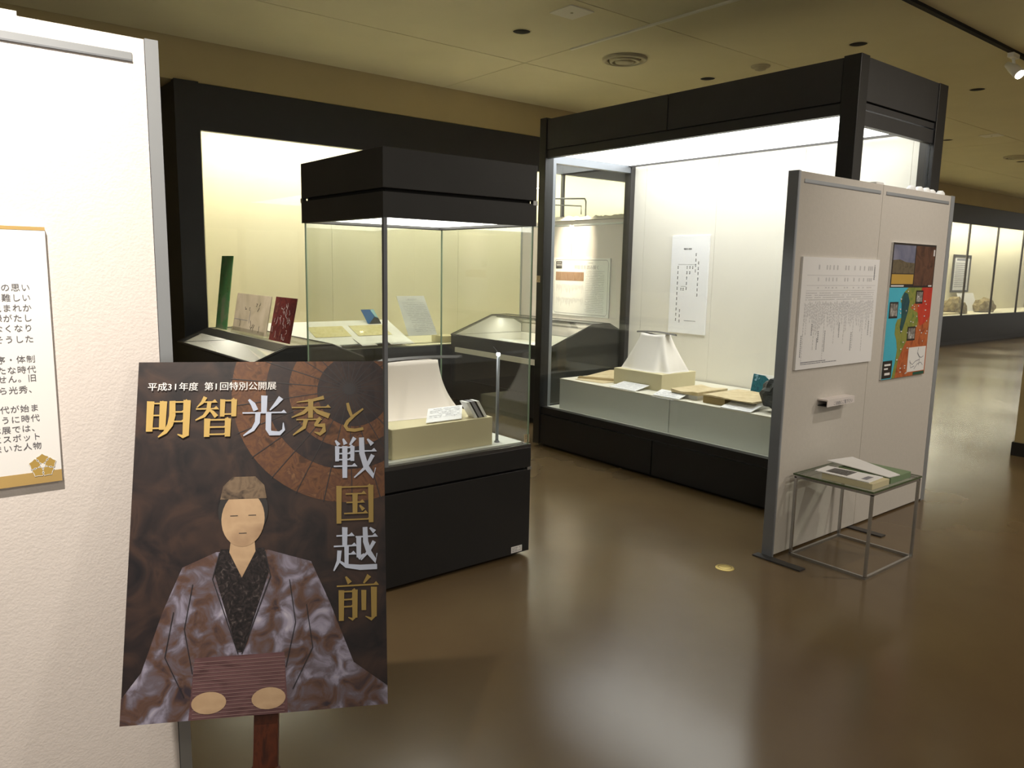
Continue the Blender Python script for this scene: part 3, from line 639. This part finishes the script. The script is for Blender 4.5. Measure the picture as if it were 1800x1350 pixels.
def book(x0, x1, ya, yb, z, th, lb, wav=.006, seed=1):
    t = empty('old_book', (x0, ya, z), lb, 'book', 'old books in the big showcase'); m_ = MB(); n = 10; top, bot = [], []
    for i in range(n+1):
        f = i/n; zz = z+th+wav*math.sin(f*6.3+seed)+wav; top.append((ya+(yb-ya)*f, zz))
    for h0, h1, nm, c_ in [(0, .75, 'pages', 'oldpaper'), (.75, 1, 'cover', 'oldpaper')]:
        m_ = MB(); vs = []
        for y, zz in top:
            a = z+.001+(zz-z)*h0; b = z+.001+(zz-z)*h1; ins = .004 if h0 == 0 else 0
            vs += [(x0+ins, y, a), (x1-ins, y, a), (x1-ins, y, b), (x0+ins, y, b)]
        fs = [(i*4+q, i*4+(q+1) % 4, (i+1)*4+(q+1) % 4, (i+1)*4+q) for i in range(n) for q in range(4)]+[(3, 2, 1, 0), (n*4, n*4+1, n*4+2, n*4+3)]
        m_.add(vs, fs); m_.build(nm, c_, t)
tag(B(4.62, 4.95, 3.54, 3.73, Z, Z+.034).build('book_rest', 'white'), 'low white block under the first old book', 'book rest')
book(4.58, 4.95, 3.51, 3.76, Z+.035, .016, 'slim curling old book on the low white block beside the brown box')
tag(B(4.57, 4.80, 3.26, 3.45, Z, Z+.05).build('brown_box', 'brown', None, .002), 'small brown box between the two old books on the plinth', 'box')
tag(B(4.645, 5.0, 3.045, 3.245, Z, Z+.045).build('book_rest', 'white', None, .002), 'thick white block under the open aged book next to the rock', 'book rest')
book(4.565, 5.0, 3.03, 3.45, Z+.051, .007, 'wide flat aged book lying over the brown box and the white block', wav=.003, seed=3)
# black stone
m_ = bmesh.new(); bmesh.ops.create_icosphere(m_, subdivisions=3, radius=1); r_ = random.Random(12)
from mathutils import noise
for v in m_.verts:
    n_ = v.co.normalized(); k = 1+.22*noise.noise(n_*2.3+Vector((3, 1, 2)))+.10*noise.cell(n_*3.1)
    v.co = Vector((n_.x*.085*k, n_.y*.12*k, n_.z*.115*k))
me = bpy.data.meshes.new('black_stone'); m_.to_mesh(me); me.materials.append(M['stone']); o = bpy.data.objects.new('black_stone', me); COL.objects.link(o)
zmin = min(v.co.z for v in me.vertices); o.location = (4.67, 2.905, Z-zmin+.001); W[o.name] = Vector(o.location)
tag(o, 'large rough black rock on the plinth beside the display board', 'rock')
t = empty('teal_picture', (5.10, 3.0, Z), 'white card with a teal and white landscape photo standing behind the black rock', 'picture')
MB().prism([(5.10, 3.42, Z), (5.10, 2.90, Z), (5.14, 2.90, .785), (5.14, 3.42, .785)], (.008, 0, 0)).build('card', 'white', t)
sh = Sheet((5.1385, 3.415, .784), (0, -1, 0), (-.04, 0, -.179), (-.976, 0, .218)); m_ = MB(); sh.poly(m_, [(0, 0), (.10, .006), (.17, .05), (.24, .17), (0, .17)], .001, 0, 1); m_.build('photo', mottled('teal_print', [(20, 60, 84), (36, 104, 116), (24, 84, 96), (150, 190, 214)], 14, pos=[.3, .45, .6, .72]), t)
# ================================================================ INSIDE THE SMALL SHOWCASE
Z = .632
tag(B(1.80, 2.405, 3.15, 3.78, Z, .782).build('display_block', 'ivory', None, .003), 'broad ivory cloth-covered block in the small showcase behind the poster', 'display block')
Z = .783
drape('draped_cloth', 2.09, 3.50, Z, 1.055, .07, .17, .19, .27, 'clothp', 'broad pinkish white cloth draped on the ivory block in the small showcase', flare=3.0, folds=5, seed=4)
m_ = MB(); n = 13; vs = []
for i in range(n):
    f = i/(n-1); x = 1.90+.55*f; ww = .022*(min(1, (1-abs(2*f-1))*5))**.6+.002; z = 1.064+.008*math.sin(math.pi*f)-.006*f
    vs += [(x, 3.5-ww, z), (x, 3.5, z+.011), (x, 3.5+ww, z), (x, 3.5, z-.007)]
m_.add(vs, [(i*4+q, i*4+(q+1) % 4, (i+1)*4+(q+1) % 4, (i+1)*4+q) for i in range(n-1) for q in range(4)]+[(3, 2, 1, 0), tuple((n-1)*4+q for q in range(4))])
tag(m_.build('sword_fitting', 'dkmetal'), 'long flat grey metal piece lying across the broad cloth in the small showcase', 'metal relic')
t = empty('caption_card', (2.0, 3.17, Z), 'pale grey caption card on the ivory block before the broad cloth', 'caption card')
P4 = [Vector((2.005, 3.17, Z+.004)), Vector((2.22, 3.17, Z+.004)), Vector((2.315, 3.30, Z+.045)), Vector((2.10, 3.30, Z+.045))]
MB().prism(P4, (0, 0, .003)).build('card', 'paper', t)
sh = Sheet(P4[3]+Vector((0, -.001, .0045)), (1, 0, 0), P4[0]-P4[3], (0, -.30, .95)); m_ = MB(); r_ = random.Random(6)
for k in range(6): dashes(sh, m_, .015, .20, .018+k*.019, .005, .0006, r_)
m_.build('print', 'ltink', t)
t = empty('striped_stand', (2.30, 3.16, Z), 'small leaning black, grey and white striped block at the right end of the ivory block', 'stand')
def lean(x0, x1, nm, mm): MB().prism([(x0, 3.165, Z), (x1, 3.165, Z), (x1-.055, 3.165, Z+.088), (x0-.055, 3.165, Z+.088)], (0, .06, 0)).build(nm, mm, t)
lean(2.300, 2.318, 'white_plate', 'white'); lean(2.318, 2.328, 'black_plate', 'seam'); lean(2.328, 2.350, 'grey_plate', 'greyink'); lean(2.350, 2.362, 'black_plate', 'seam'); lean(2.362, 2.38, 'white_plate', 'white')
t = empty('fibre_lamp', (2.458, 3.18, .632), 'slim grey rod lamp with bright tip standing in the small showcase', 'lamp')
MB().lathe((2.458, 3.18, .632), [(.014, 0), (.014, .006), (.009, .012)]).build('base', 'alud', t)
MB().tube([(2.458, 3.18, .632), (2.458, 3.18, 1.10)], .0085, 12).build('rod', 'alud', t)
MB().tube([(2.458, 3.18, 1.10), (2.458, 3.178, 1.112)], .010, 12).build('tip', 'tip', t)
MB().tube([(2.458, 3.18, 1.112), (2.452, 3.19, 1.125), (2.44, 3.20, 1.145)], .0025, 6).build('wire', 'ink', t)
# ================================================================ PICTURE CARDS ON THE TABLE SHOWCASE
def standcard(name, ya, yb, xb, xt, zb, zt, mt_, label, extra=None, ink=None, seed=1):
    t = empty(name, (xb, (ya+yb)/2, zb), label, 'picture card', 'picture cards on the table showcase')
    MB().prism([(xb, yb, zb), (xb, ya, zb), (xt, ya, zt), (xt, yb, zt)], (.006, 0, 0)).build('board', mt_, t)
    sh = Sheet((xt, yb, zt), (0, -1, 0), (xb-xt, 0, zb-zt), (-1, 0, .1)); r_ = random.Random(seed); w_, h_ = yb-ya, zt-zb
    if ink:
        m_ = MB()
        for k in range(ink[1]):
            x, y = r_.uniform(.03, w_*ink[2]), r_.uniform(.03, h_-.03); pts = [(x, y)]
            for q in range(4): x += r_.uniform(-.015, .02); y += r_.uniform(-.002, .02); pts.append((min(max(x, .01), w_-.01), min(y, h_-.01)))
            sh.line(m_, pts, ink[3], .001, 0, 1)
        m_.build('marks', ink[0], t)
    return t, sh
t, _ = standcard('picture_card', 6.33, 6.60, 2.09, 2.165, 1.0105, 1.607, mottled('green_print', [(108, 136, 84), (84, 146, 92), (134, 144, 118), (140, 148, 112)], 5, pos=[.3, .5, .65, .75]), 'tall narrow green picture card standing at the far end of the table showcase', ink=('ink', 4, .9, .004))
t, sh = standcard('picture_card', 5.43, 6.13, 2.07, 2.125, 1.03, 1.317, mottled('beige_print', [(186, 176, 150), (206, 194, 170), (220, 208, 186)], 4), 'beige drawing card standing between the green and dark red cards', ink=('ink', 10, .8, .006), seed=5)
B(2.055, 2.14, 5.44, 6.12, 1.0105, 1.015).build('acrylic_foot', 'acrylic', t); MB().prism([(2.05, 6.12, 1.012), (2.05, 5.44, 1.012), (2.062, 5.44, 1.06), (2.062, 6.12, 1.06)], (.004, 0, 0)).build('acrylic_lip', 'acrylic', t)
m_ = MB(); sh.rect(m_, .02, .20, .30, .204, .001); sh.rect(m_, .33, .12, .336, .22, .001); m_.build('ruled_lines', 'greyink', t)
standcard('picture_card', 5.04, 5.41, 2.085, 2.15, 1.0105, 1.318, mottled('dark_red_print', [(70, 32, 36), (120, 56, 54), (90, 40, 44), (150, 96, 84)], 10, pos=[.3, .45, .6, .75]), 'dark red picture card with white markings at the near end of the table showcase', ink=('whiteink', 26, .8, .004), seed=3)
o = MB(); o.lathe((1.93, 5.75, .712), [(.0, 0), (.035, .008), (.05, .03), (.03, .05), (.0, .058)], 14); tag(o.build('pale_lump', 'casewall'), 'small pale lump lying inside the table showcase behind the poster', 'specimen')
# ================================================================ IN THE WALL SHOWCASE
t = empty('slanted_display', (2.9, 7.5, .66), 'broad white slanted display board inside the wall showcase', 'display stand')
bd = MB().prism([(2.95, 7.46, .70), (4.52, 7.46, .70), (4.52, 8.0, .91), (2.95, 8.0, .91)], (0, 0, .012)).build('board', 'white', t)
MB().box(3.0, 4.5, 7.62, 7.64, .66, .74).box(3.0, 4.5, 7.95, 7.97, .66, .88).build('support', 'brown', t)
sl = Sheet((2.95, 8.0, .923), (1, 0, 0), (0, -.54, -.21), (0, -.36, .93))
def onboard(name, x0, x1, v0, v1, mt_, label, cat, h=.002):
    o = MB(); sl.rect(o, x0, v0, x1, v1, h, 0, .002); return tag(o.build(name, mt_), label, cat)
onboard('old_drawing', .50, .92, .14, .40, 'oldmap', 'faded yellowish drawing at left on the slanted white display board', 'drawing')
onboard('old_drawing', 1.0, 1.42, .14, .40, 'oldmap', 'faded yellowish drawing at right on the slanted white display board', 'drawing')
for k, (a, b) in enumerate([(.42, .66), (.90, 1.08), (1.25, 1.55)]):
    o = MB(); o.prism([sl.p(a, .46, .004), sl.p(b, .46, .004), sl.p(b+.02, .66, .012), sl.p(a+.02, .66, .012)], sl.n*.003)
    o = o.build('caption_card', 'white'); tag(o, ['left', 'middle', 'right'][k]+' one of the three white caption cards on the front edge of the slanted board', 'caption card', 'caption cards in the wall showcase'); 
o = empty('blue_picture', (4.2, 7.92, .88), 'small blue and black photo card standing on the slanted white board', 'picture')
MB().prism([(4.215, 7.90, .889), (4.385, 7.90, .889), (4.335, 7.99, 1.045), (4.170, 7.99, 1.045)], (0, .006, 0)).build('card', mottled('blue_print', [(24, 84, 150), (34, 104, 176)], 3), o)
MB().prism([(4.225, 7.898, .885), (4.385, 7.898, .885), (4.365, 7.932, .945), (4.32, 7.94, .96), (4.28, 7.925, .93)], (0, -.002, 0)).build('dark_hill', 'ink', o)
MB().prism([(4.285, 7.987, 1.043), (4.333, 7.987, 1.043), (4.365, 7.935, .95), (4.325, 7.94, .965)], (0, -.002, 0)).build('pale_sky', mat('pale_blue_print', (150, 196, 216)), o)
t = empty('text_sheet', (4.6, 7.6, .68), 'large white text sheet leaning on an acrylic stand in the wall showcase', 'sheet')
MB().prism([(4.57, 7.60, .76), (4.96, 7.60, .76), (4.90, 7.80, 1.205), (4.53, 7.80, 1.205)], (0, .006, 0)).build('sheet', 'paper', t)
B(4.56, 5.0, 7.56, 7.72, .662, .76).build('acrylic_stand', 'acrylic', t)
sh = Sheet((4.53, 7.797, 1.205), (1, 0, 0), (.05, -.2, -.445), (0, -.91, .41)); m_ = MB(); r_ = random.Random(31); text(sh, m_, '一乗谷朝倉氏', .10, .03, .026, .001)
for k in range(17): dashes(sh, m_, .04+.004*k, .33+.004*k, .085+.022*k, .006, .001, r_)
m_.build('lettering', 'ltink', t)
tag(B(5.01, 5.24, 7.56, 7.8, .661, .74).build('wooden_stand', 'ivory', None, .003), 'small tan block on the wall showcase floor beside the acrylic stand', 'block')
# far right part
for x0, lb in [(21.2, 'dark framed white text notice on the back of the far right wall showcase'), (19.2, 'framed notice half hidden by the display board edge in the far wall showcase')]:
    t = empty('framed_notice', (x0, 8.49, 1.16), lb, 'notice')
    ring_ = MB().box(x0, x0+1.05, 8.46, 8.498, 1.14, 1.19).box(x0, x0+1.05, 8.46, 8.498, 2.05, 2.10).box(x0, x0+.05, 8.46, 8.498, 1.19, 2.05).box(x0+1.0, x0+1.05, 8.46, 8.498, 1.19, 2.05).build('frame', 'dkmetal', t)
    B(x0+.05, x0+1.0, 8.48, 8.498, 1.19, 2.05).build('sheet', 'white', t)
    sh = Sheet((x0+.05, 8.479, 2.05), (1, 0, 0), (0, 0, -1), (0, -1, 0)); m_ = MB(); sh.rect(m_, .15, .05, .85, .10, .001)
    for k in range(13): sh.rect(m_, .10, .16+.05*k, .85-.2*(k % 4 == 3), .175+.05*k, .001)
    m_.build('lettering', 'greyink', t)
def lump(x, y, z, a, b, c_, seed, label):
    m_ = bmesh.new(); bmesh.ops.create_icosphere(m_, subdivisions=3, radius=1)
    for v in m_.verts:
        n_ = v.co.normalized(); k = 1+.35*noise.noise(n_*2.1+Vector((seed, 1, 2))); v.co = Vector((n_.x*a*k, n_.y*b*k, max(-.3, n_.z)*c_*k))
    me = bpy.data.meshes.new('rock_specimen'); m_.to_mesh(me); me.materials.append(M['rock']); o = bpy.data.objects.new('rock_specimen', me); COL.objects.link(o)
    o.location = (x, y, z-min(v.co.z for v in me.vertices)); W[o.name] = Vector(o.location); tag(o, label, 'rock')
lump(19.95, 7.85, .66, .38, .22, .30, 2, 'mossy brown rock specimen left of the white card in the far wall showcase')
lump(21.75, 7.85, .66, .45, .2, .26, 8, 'brown rock specimen in front of the white card in the far wall showcase')
tag(MB().prism([(21.3, 8.2, .661), (22.3, 8.2, .661), (22.3, 8.35, 1.12), (21.3, 8.35, 1.12)], (0, .02, 0)).build('white_card', 'white'), 'large white card leaning behind a brown rock in the far wall showcase', 'card')
tag(B(18.0, 19.6, 7.6, 7.9, .66, .70).build('shallow_tray', 'ivory'), 'shallow tan tray on the floor of the far wall showcase', 'tray')
# ================================================================ SIDE TABLE WITH FILES
t = empty('glass_side_table', (4.06, 2.0, 0), 'small chrome cube table with a glass top in front of the right-hand boards', 'table')
q = .007; xa, xb, ya, yb, zt = 3.80, 4.32, 1.79, 2.215, .452
for x in (xa, xb):
    for y in (ya, yb): B(x-q, x+q, y-q, y+q, .012, zt).build('leg', 'chrome', t)
for z in (.006, zt-.0):
    for y in (ya, yb): B(xa-q, xb+q, y-q, y+q, z-.006, z+.008).build('rail', 'chrome', t)
    for x in (xa, xb): B(x-q, x+q, ya+q, yb-q, z-.006, z+.008).build('rail', 'chrome', t)
B(xa-.01, xb+.012, ya-.01, yb+.012, .4605, .470).build('glass_top', 'glassg', t)
ring(MB(), xa-.011, xb+.013, ya-.011, yb+.013, .461, .4695, .002).build('glass_edge', 'greenglass', t)
t = empty('file_stack', (3.90, 1.95, .4705), 'thick pad of printed sheets with a grey photo page on the side table', 'paper stack')
B(3.812, 3.995, 1.80, 2.075, .4705, .503).build('pad', 'ivory', t, .002)
o = MB().prism([(3.815, 1.82, .504), (3.985, 1.83, .504), (3.95, 2.12, .507), (3.80, 2.11, .507)], (0, 0, .004)).build('top_page', 'paper', t)
MB().prism([(3.835, 1.95, .5092), (3.955, 1.955, .5092), (3.935, 2.07, .5102), (3.83, 2.065, .5102)], (0, 0, .0006)).build('photo', mottled('grey_print', [(30, 30, 32), (110, 108, 108), (60, 58, 58), (170, 168, 166)], 26, pos=[.3, .45, .6, .7]), o)
MB().prism([(3.85, 1.85, .5092), (3.93, 1.853, .5092), (3.925, 1.88, .5094), (3.848, 1.877, .5094)], (0, 0, .0006)).build('print', 'greyink', o)
t = empty('file_box', (4.14, 1.95, .4705), 'green-edged file with a white cover on the right half of the side table', 'file')
B(4.01, 4.24, 1.80, 2.09, .4705, .505).build('file_body', mat('sage_green', (122, 146, 112), .5), t, .002)
MB().prism([(4.0, 1.805, .506), (4.10, 1.795, .506), (4.235, 2.13, .516), (4.03, 2.17, .516)], (0, 0, .004)).build('cover', 'paper', t)
# brass floor disc
t = empty('floor_disc', (3.34, 2.317, 0), 'round brass floor cover set in the floor before the display board', 'floor cover')
MB().lathe((3.34, 2.317, 0), [(0, .003), (.044, .003), (.05, .001), (.05, 0)], 36).build('disc', 'brass', t)
MB().lathe((3.34, 2.317, .003), [(.036, .0), (.036, .001), (.033, .001), (.033, 0)], 36).build('ring', 'brown', t)
# ================================================================ POSTER ON EASEL
ps = Sheet((.45821, 2.04234, 1.31009), (.8823279, -.4706333, .0012855), (-.1665187, -.3147362, -.9344585), (-.4401919, -.8242848, .3560698))
po = empty('exhibition_poster', (.62, 1.70, .524), 'large dark poster of a robed figure and brown parasol with gold and white title', 'poster')
bd = MB(); bd.prism([ps.p(0, 0, -.006), ps.p(.594, 0, -.006), ps.p(.594, .841, -.006), ps.p(0, .841, -.006)], ps.n*.006); bd.build('foam_board', mottled('poster_ground', [(20, 17, 24), (40, 31, 33), (60, 44, 40), (30, 24, 30)], 11, 9, pos=[.3, .47, .64, .76], dist=1.2), po)
def clip(pts, x0=0, y0=0, x1=594, y1=841):
    for ax, lim, sg in ((0, x0, 1), (0, x1, -1), (1, y0, 1), (1, y1, -1)):
        out = []
        for i in range(len(pts)):
            a, b = pts[i-1], pts[i]; ia, ib = sg*(a[ax]-lim) >= 0, sg*(b[ax]-lim) >= 0
            if ia != ib:
                f = (lim-a[ax])/(b[ax]-a[ax]); out.append((a[0]+(b[0]-a[0])*f, a[1]+(b[1]-a[1])*f))
            if ib: out.append(b)
        pts = out
        if not pts: break
    return pts
def circ(cx, cy, r, n=64): return [(cx+r*math.cos(2*math.pi*k/n), cy+r*math.sin(2*math.pi*k/n)) for k in range(n)]
def art(name, pts, mm, h, parent=po):
    o = MB(); ps.poly(o, clip([tuple(p) for p in pts]), h); return o.build(name, mm, parent)
PM = {'hatc': mottled('hat_cloth_print', [(84, 70, 58), (120, 102, 84), (44, 36, 36)], 30),'p1': mottled('parasol_ochre', [(66, 42, 30), (104, 68, 44), (84, 54, 40), (128, 92, 62)], 34, 9, pos=[.3, .45, .6, .75]), 'p2': mottled('parasol_dark', [(30, 24, 32), (56, 42, 40)], 30, 8),
      'robe': mottled('robe_print', [(52, 44, 54), (92, 68, 60), (100, 92, 104), (140, 136, 158), (176, 172, 190)], 20, 10, pos=[.30, .42, .52, .62, .74], dist=.8), 'inner': mottled('inner_robe_print', [(20, 17, 22), (44, 37, 40), (92, 84, 84)], 60, 6, pos=[.4, .58, .72], dist=2),
      'skin': mottled('skin_print', [(168, 140, 112), (190, 162, 132), (152, 124, 100)], 6, 5), 'lines': mat('line_print', (24, 20, 30), .5), 'obi': mottled('sash_print', [(76, 50, 54), (106, 76, 80), (88, 60, 66)], 8, 5, stretch=(1, 1, 5)),
      'hat': mottled('hat_print', [(120, 100, 80), (150, 128, 104)], 12), 'hair': mat('hair_print', (26, 22, 26), .5), 'fan': mat('fan_print', (150, 150, 160), .5), 'stripe': mat('stripe_print', (140, 112, 112), .5)}
pg = art('parasol', circ(508, 73, 288), PM['p1'], .0003); art('dark_band', circ(508, 73, 206), PM['p2'], .0006, pg); art('inner_canopy', circ(508, 73, 150), PM['p1'], .0009, pg); art('dark_hub', circ(520, 78, 92), PM['p2'], .0012, pg)  # centre disc printed dark around the hub
m_ = MB()
for k in range(26):
    a = 2*math.pi*k/26+.1; q = clip([(508+14*math.cos(a)-math.sin(a), 73+14*math.sin(a)+math.cos(a)), (508+292*math.cos(a)-math.sin(a), 73+292*math.sin(a)+math.cos(a)), (508+292*math.cos(a)+math.sin(a), 73+292*math.sin(a)-math.cos(a)), (508+14*math.cos(a)+math.sin(a), 73+14*math.sin(a)-math.cos(a))])
    if len(q) > 2: ps.poly(m_, q, .0015)
ps.poly(m_, circ(508, 73, 16, 20), .0016)
m_.build('parasol_ribs', PM['lines'], pg)
def oval(cx, cy, a, b, n=32): return [(cx+a*math.cos(2*math.pi*k/n), cy+b*math.sin(2*math.pi*k/n)) for k in range(n)]
# plain generic seated figure: simple symmetrical shapes in the colours of the print
fcx = 255
fg = art('robe', [(fcx-60, 468), (fcx-135, 500), (fcx-175, 600), (fcx-215, 730), (fcx-260, 790), (fcx-260, 850), (fcx+345, 850), (fcx+340, 800), (fcx+260, 740), (fcx+205, 600), (fcx+160, 500), (fcx+60, 468)], PM['robe'], .0018)
art('inner_robe', [(fcx-50, 462), (fcx+50, 462), (fcx+62, 520), (fcx+6, 700), (fcx-6, 700), (fcx-62, 520)], PM['inner'], .0022, fg)
art('neck', [(fcx-26, 430), (fcx+26, 430), (fcx+30, 470), (fcx, 530), (fcx-30, 470)], PM['skin'], .0026, fg)
art('sash', [(fcx-100, 706), (fcx+100, 706), (fcx+110, 850), (fcx-110, 850)], PM['obi'], .0024, fg)
art('hair', oval(fcx, 372, 58, 66), PM['hair'], .0029, fg)
art('face', oval(fcx, 392, 50, 66), PM['skin'], .0033, fg)
art('cap', [(fcx-54, 344), (fcx-48, 312), (fcx-26, 290), (fcx+26, 290), (fcx+48, 312), (fcx+54, 344)], PM['hatc'], .0036, fg)
for sx_ in (-1, 1): art('hand', oval(fcx+sx_*66, 806, 38, 24), PM['skin'], .0042, fg)
for sx_ in (-1, 1):
    m_ = MB()
    ps.line(m_, [(fcx+sx_*52, 470), (fcx+sx_*66, 530), (fcx+sx_*4, 704)], 2.4, .0040); ps.line(m_, [(fcx+sx_*110, 540), (fcx+sx_*125, 640), (fcx+sx_*104, 740)], 2.0, .0040)
    ps.line(m_, [(fcx+sx_*150, 600), (fcx+sx_*165, 700), (fcx+sx_*120, 790)], 2.0, .0040); m_.build('fold_lines', PM['lines'], fg)
m_ = MB(); ps.line(m_, [(fcx-30, 384), (fcx-12, 384)], 1.8, .0040); ps.line(m_, [(fcx+12, 384), (fcx+30, 384)], 1.8, .0040); ps.line(m_, [(fcx-9, 426), (fcx+9, 426)], 1.8, .0040); m_.build('face_lines', PM['lines'], fg)
m_ = MB()
for k in range(16): ps.line(m_, [(fcx-102, 716+8*k), (fcx+102, 716+8*k)], 1.3, .0038)
m_.build('sash_stripes', PM['stripe'], fg)
# title lettering, brush-cut strokes in a 100 x 100 cell: V thick upright, H thin level stroke with a wedge end, P tapering stroke
G = {
 '明': [('V', 12, 10, 84, 14), ('V', 40, 10, 80, 14), ('H', 10, 14, 42), ('H', 10, 44, 42), ('H', 10, 76, 42), ('P', [(60, 8), (61, 45), (57, 68), (47, 86), (32, 98)], [13, 14, 13, 9, 3]), ('V', 92, 8, 96, 14), ('H', 58, 11, 94), ('H', 60, 36, 90), ('H', 60, 60, 90), ('P', [(95, 92), (86, 98), (74, 92)], [9, 8, 2])],
 '智': [('P', [(22, 0), (15, 14), (2, 26)], [10, 8, 2]), ('H', 15, 13, 48), ('H', 0, 30, 52), ('P', [(32, 13), (30, 34), (20, 48), (0, 58)], [10, 10, 8, 3]), ('P', [(32, 32), (40, 38), (50, 50)], [4, 8, 11]), ('V', 64, 8, 50, 11), ('V', 92, 8, 50, 12), ('H', 62, 10, 94), ('H', 62, 44, 94), ('V', 28, 56, 100, 13), ('V', 78, 56, 100, 13), ('H', 26, 58, 80), ('H', 28, 76, 78), ('H', 28, 94, 78)],
 '光': [('V', 50, 0, 44, 13), ('P', [(14, 8), (24, 20), (31, 36)], [5, 11, 12]), ('P', [(90, 4), (78, 20), (64, 36)], [13, 9, 3]), ('H', 0, 42, 100), ('P', [(36, 43), (35, 66), (25, 84), (3, 99)], [12, 12, 9, 3]), ('P', [(61, 43), (61, 84), (66, 94), (88, 95), (97, 86), (96, 68)], [13, 13, 12, 10, 7, 2])],
 '秀': [('P', [(84, 2), (56, 9), (14, 14)], [10, 7, 2]), ('H', 2, 28, 98), ('V', 50, 8, 56, 12), ('P', [(46, 29), (32, 42), (2, 54)], [10, 9, 2]), ('P', [(54, 28), (68, 40), (98, 52)], [4, 10, 14]), ('H', 14, 60, 76), ('P', [(38, 60), (34, 80), (6, 100)], [12, 10, 3]), ('P', [(72, 60), (62, 76)], [10, 8]), ('P', [(60, 76), (84, 76), (84, 90), (74, 99), (60, 93)], [5, 12, 12, 9, 2])],
 'と': [('P', [(22, 4), (28, 24), (40, 48)], [12, 15, 12]), ('P', [(92, 24), (52, 46), (22, 66), (12, 80), (22, 92), (54, 95), (92, 90)], [8, 13, 16, 17, 16, 15, 13])],
 '戦': [('P', [(4, 6), (12, 18)], [4, 10]), ('P', [(22, 2), (28, 16)], [4, 10]), ('P', [(50, 0), (38, 18)], [10, 4]), ('V', 8, 22, 58, 9), ('V', 44, 22, 58, 9), ('V', 26, 22, 99, 11), ('H', 6, 24, 46), ('H', 8, 39, 44), ('H', 8, 54, 44), ('H', 0, 70, 52), ('H', 50, 34, 99), ('P', [(66, 0), (67, 40), (76, 72), (94, 97), (99, 76)], [12, 13, 13, 12, 2]), ('P', [(93, 44), (78, 72), (48, 99)], [10, 8, 3]), ('P', [(80, 4), (92, 18)], [4, 11])],
 '国': [('V', 9, 4, 99, 12), ('V', 91, 4, 99, 12), ('H', 9, 6, 91), ('H', 9, 90, 91), ('H', 26, 24, 76), ('H', 28, 46, 72), ('H', 22, 74, 80), ('V', 50, 24, 74, 12), ('P', [(62, 54), (72, 66)], [4, 10])],
 '越': [('H', 6, 18, 44), ('V', 25, 0, 44, 11), ('H', 0, 42, 50), ('V', 29, 42, 84, 9), ('H', 29, 61, 48), ('P', [(13, 52), (11, 76), (0, 98)], [10, 9, 3]), ('P', [(12, 76), (28, 88), (60, 93), (99, 93)], [4, 9, 12, 12]), ('H', 50, 22, 98), ('V', 57, 22, 70, 10), ('P', [(56, 72), (70, 62)], [9, 3]), ('P', [(72, 0), (73, 34), (81, 60), (96, 80), (99, 62)], [11, 12, 12, 11, 2]), ('P', [(93, 34), (80, 56), (62, 76)], [9, 7, 3]), ('P', [(83, 2), (94, 12)], [4, 10])],
 '前': [('P', [(22, 0), (32, 15)], [4, 12]), ('P', [(80, 0), (66, 17)], [12, 4]), ('H', 0, 21, 100), ('V', 11, 32, 99, 12), ('V', 44, 32, 94, 12), ('H', 9, 34, 46), ('H', 11, 52, 44), ('H', 11, 68, 44), ('P', [(45, 90), (38, 97), (28, 92)], [8, 7, 2]), ('V', 66, 34, 78, 11), ('V', 91, 28, 94, 13), ('P', [(93, 90), (84, 99), (70, 92)], [9, 8, 2])]}
def bigchar(ch, x0, y0, x1, y1, mm):
    sx, sy = (x1-x0)/100, (y1-y0)/100; m_ = MB(); hh = .0046; n = 0
    T = lambda x, y: (x0+x*sx, y0+y*sy)
    for s_ in G[ch]:
        h = hh+.00006*n; n += 1
        if s_[0] == 'V': _, x, a, b, w_ = s_; ps.poly(m_, [T(x-w_*.55, a-2), T(x+w_*.6, a-1), T(x+w_*.5, b), T(x-w_*.5, b)], h)
        elif s_[0] == 'H': _, a, y, b = s_; ps.poly(m_, [T(a, y-1.8), T(b-9, y-1.8), T(b-3, y-7), T(b+4, y+1.8), T(a, y+1.8)], h)
        else: ps.line(m_, [T(*p) for p in s_[1]], [w_*sx for w_ in s_[2]], h)
    return m_.build('title_character', mm, po)
for ch, bx_, mm in [('明', (20, 91, 125, 190), 'gold'), ('智', (138, 90, 235, 190), 'gold'), ('光', (248, 90, 350, 190), 'blueink'), ('秀', (364, 93, 460, 190), 'golddk'), ('と', (491, 107, 547, 185), 'golddk'),
                    ('戦', (469, 200, 573, 302), 'blueink'), ('国', (473, 318, 568, 414), 'golddk'), ('越', (469, 424, 574, 528), 'blueink'), ('前', (476, 541, 573, 645), 'golddk')]: bigchar(ch, *bx_, mm)
m_ = MB(); text(ps, m_, '平成31年度 第1回特別公開展', .024, .052, .0222, .0048, bold=.0003, sx=1.03); m_.build('subtitle', 'whiteink', po)
# easel
t = empty('wooden_easel', (.66, 1.82, 0), 'dark red-brown wooden easel holding the poster', 'easel')
MB().prism([ps.p(.285, 1.02, -.05), ps.p(.34, 1.02, -.05), ps.p(.34, .15, -.05), ps.p(.285, .15, -.05)], ps.n*.03).build('mast', 'wood', t, .003)
MB().prism([ps.p(.17, .80, -.02), ps.p(.43, .80, -.02), ps.p(.43, .83, -.02), ps.p(.17, .83, -.02)], ps.n*.012).build('ledge', 'wood', t)
ft = ps.p(.3125, 1.02, -.035)
for dx, dy in [(-.28, -.16), (.26, -.34), (.15, .32)]:
    MB().tube([ft+Vector((dx*.06, dy*.06, .04)), ft+Vector((dx*.3, dy*.3, .0)), Vector((ft.x+dx, ft.y+dy, .012))], [.022, .024, .013], 10).build('leg', 'woodl', t)
MB().tube([ft+Vector((0, 0, .06)), ft+Vector((0, 0, -.06))], [.035, .04], 14).build('hub', 'wood', t)
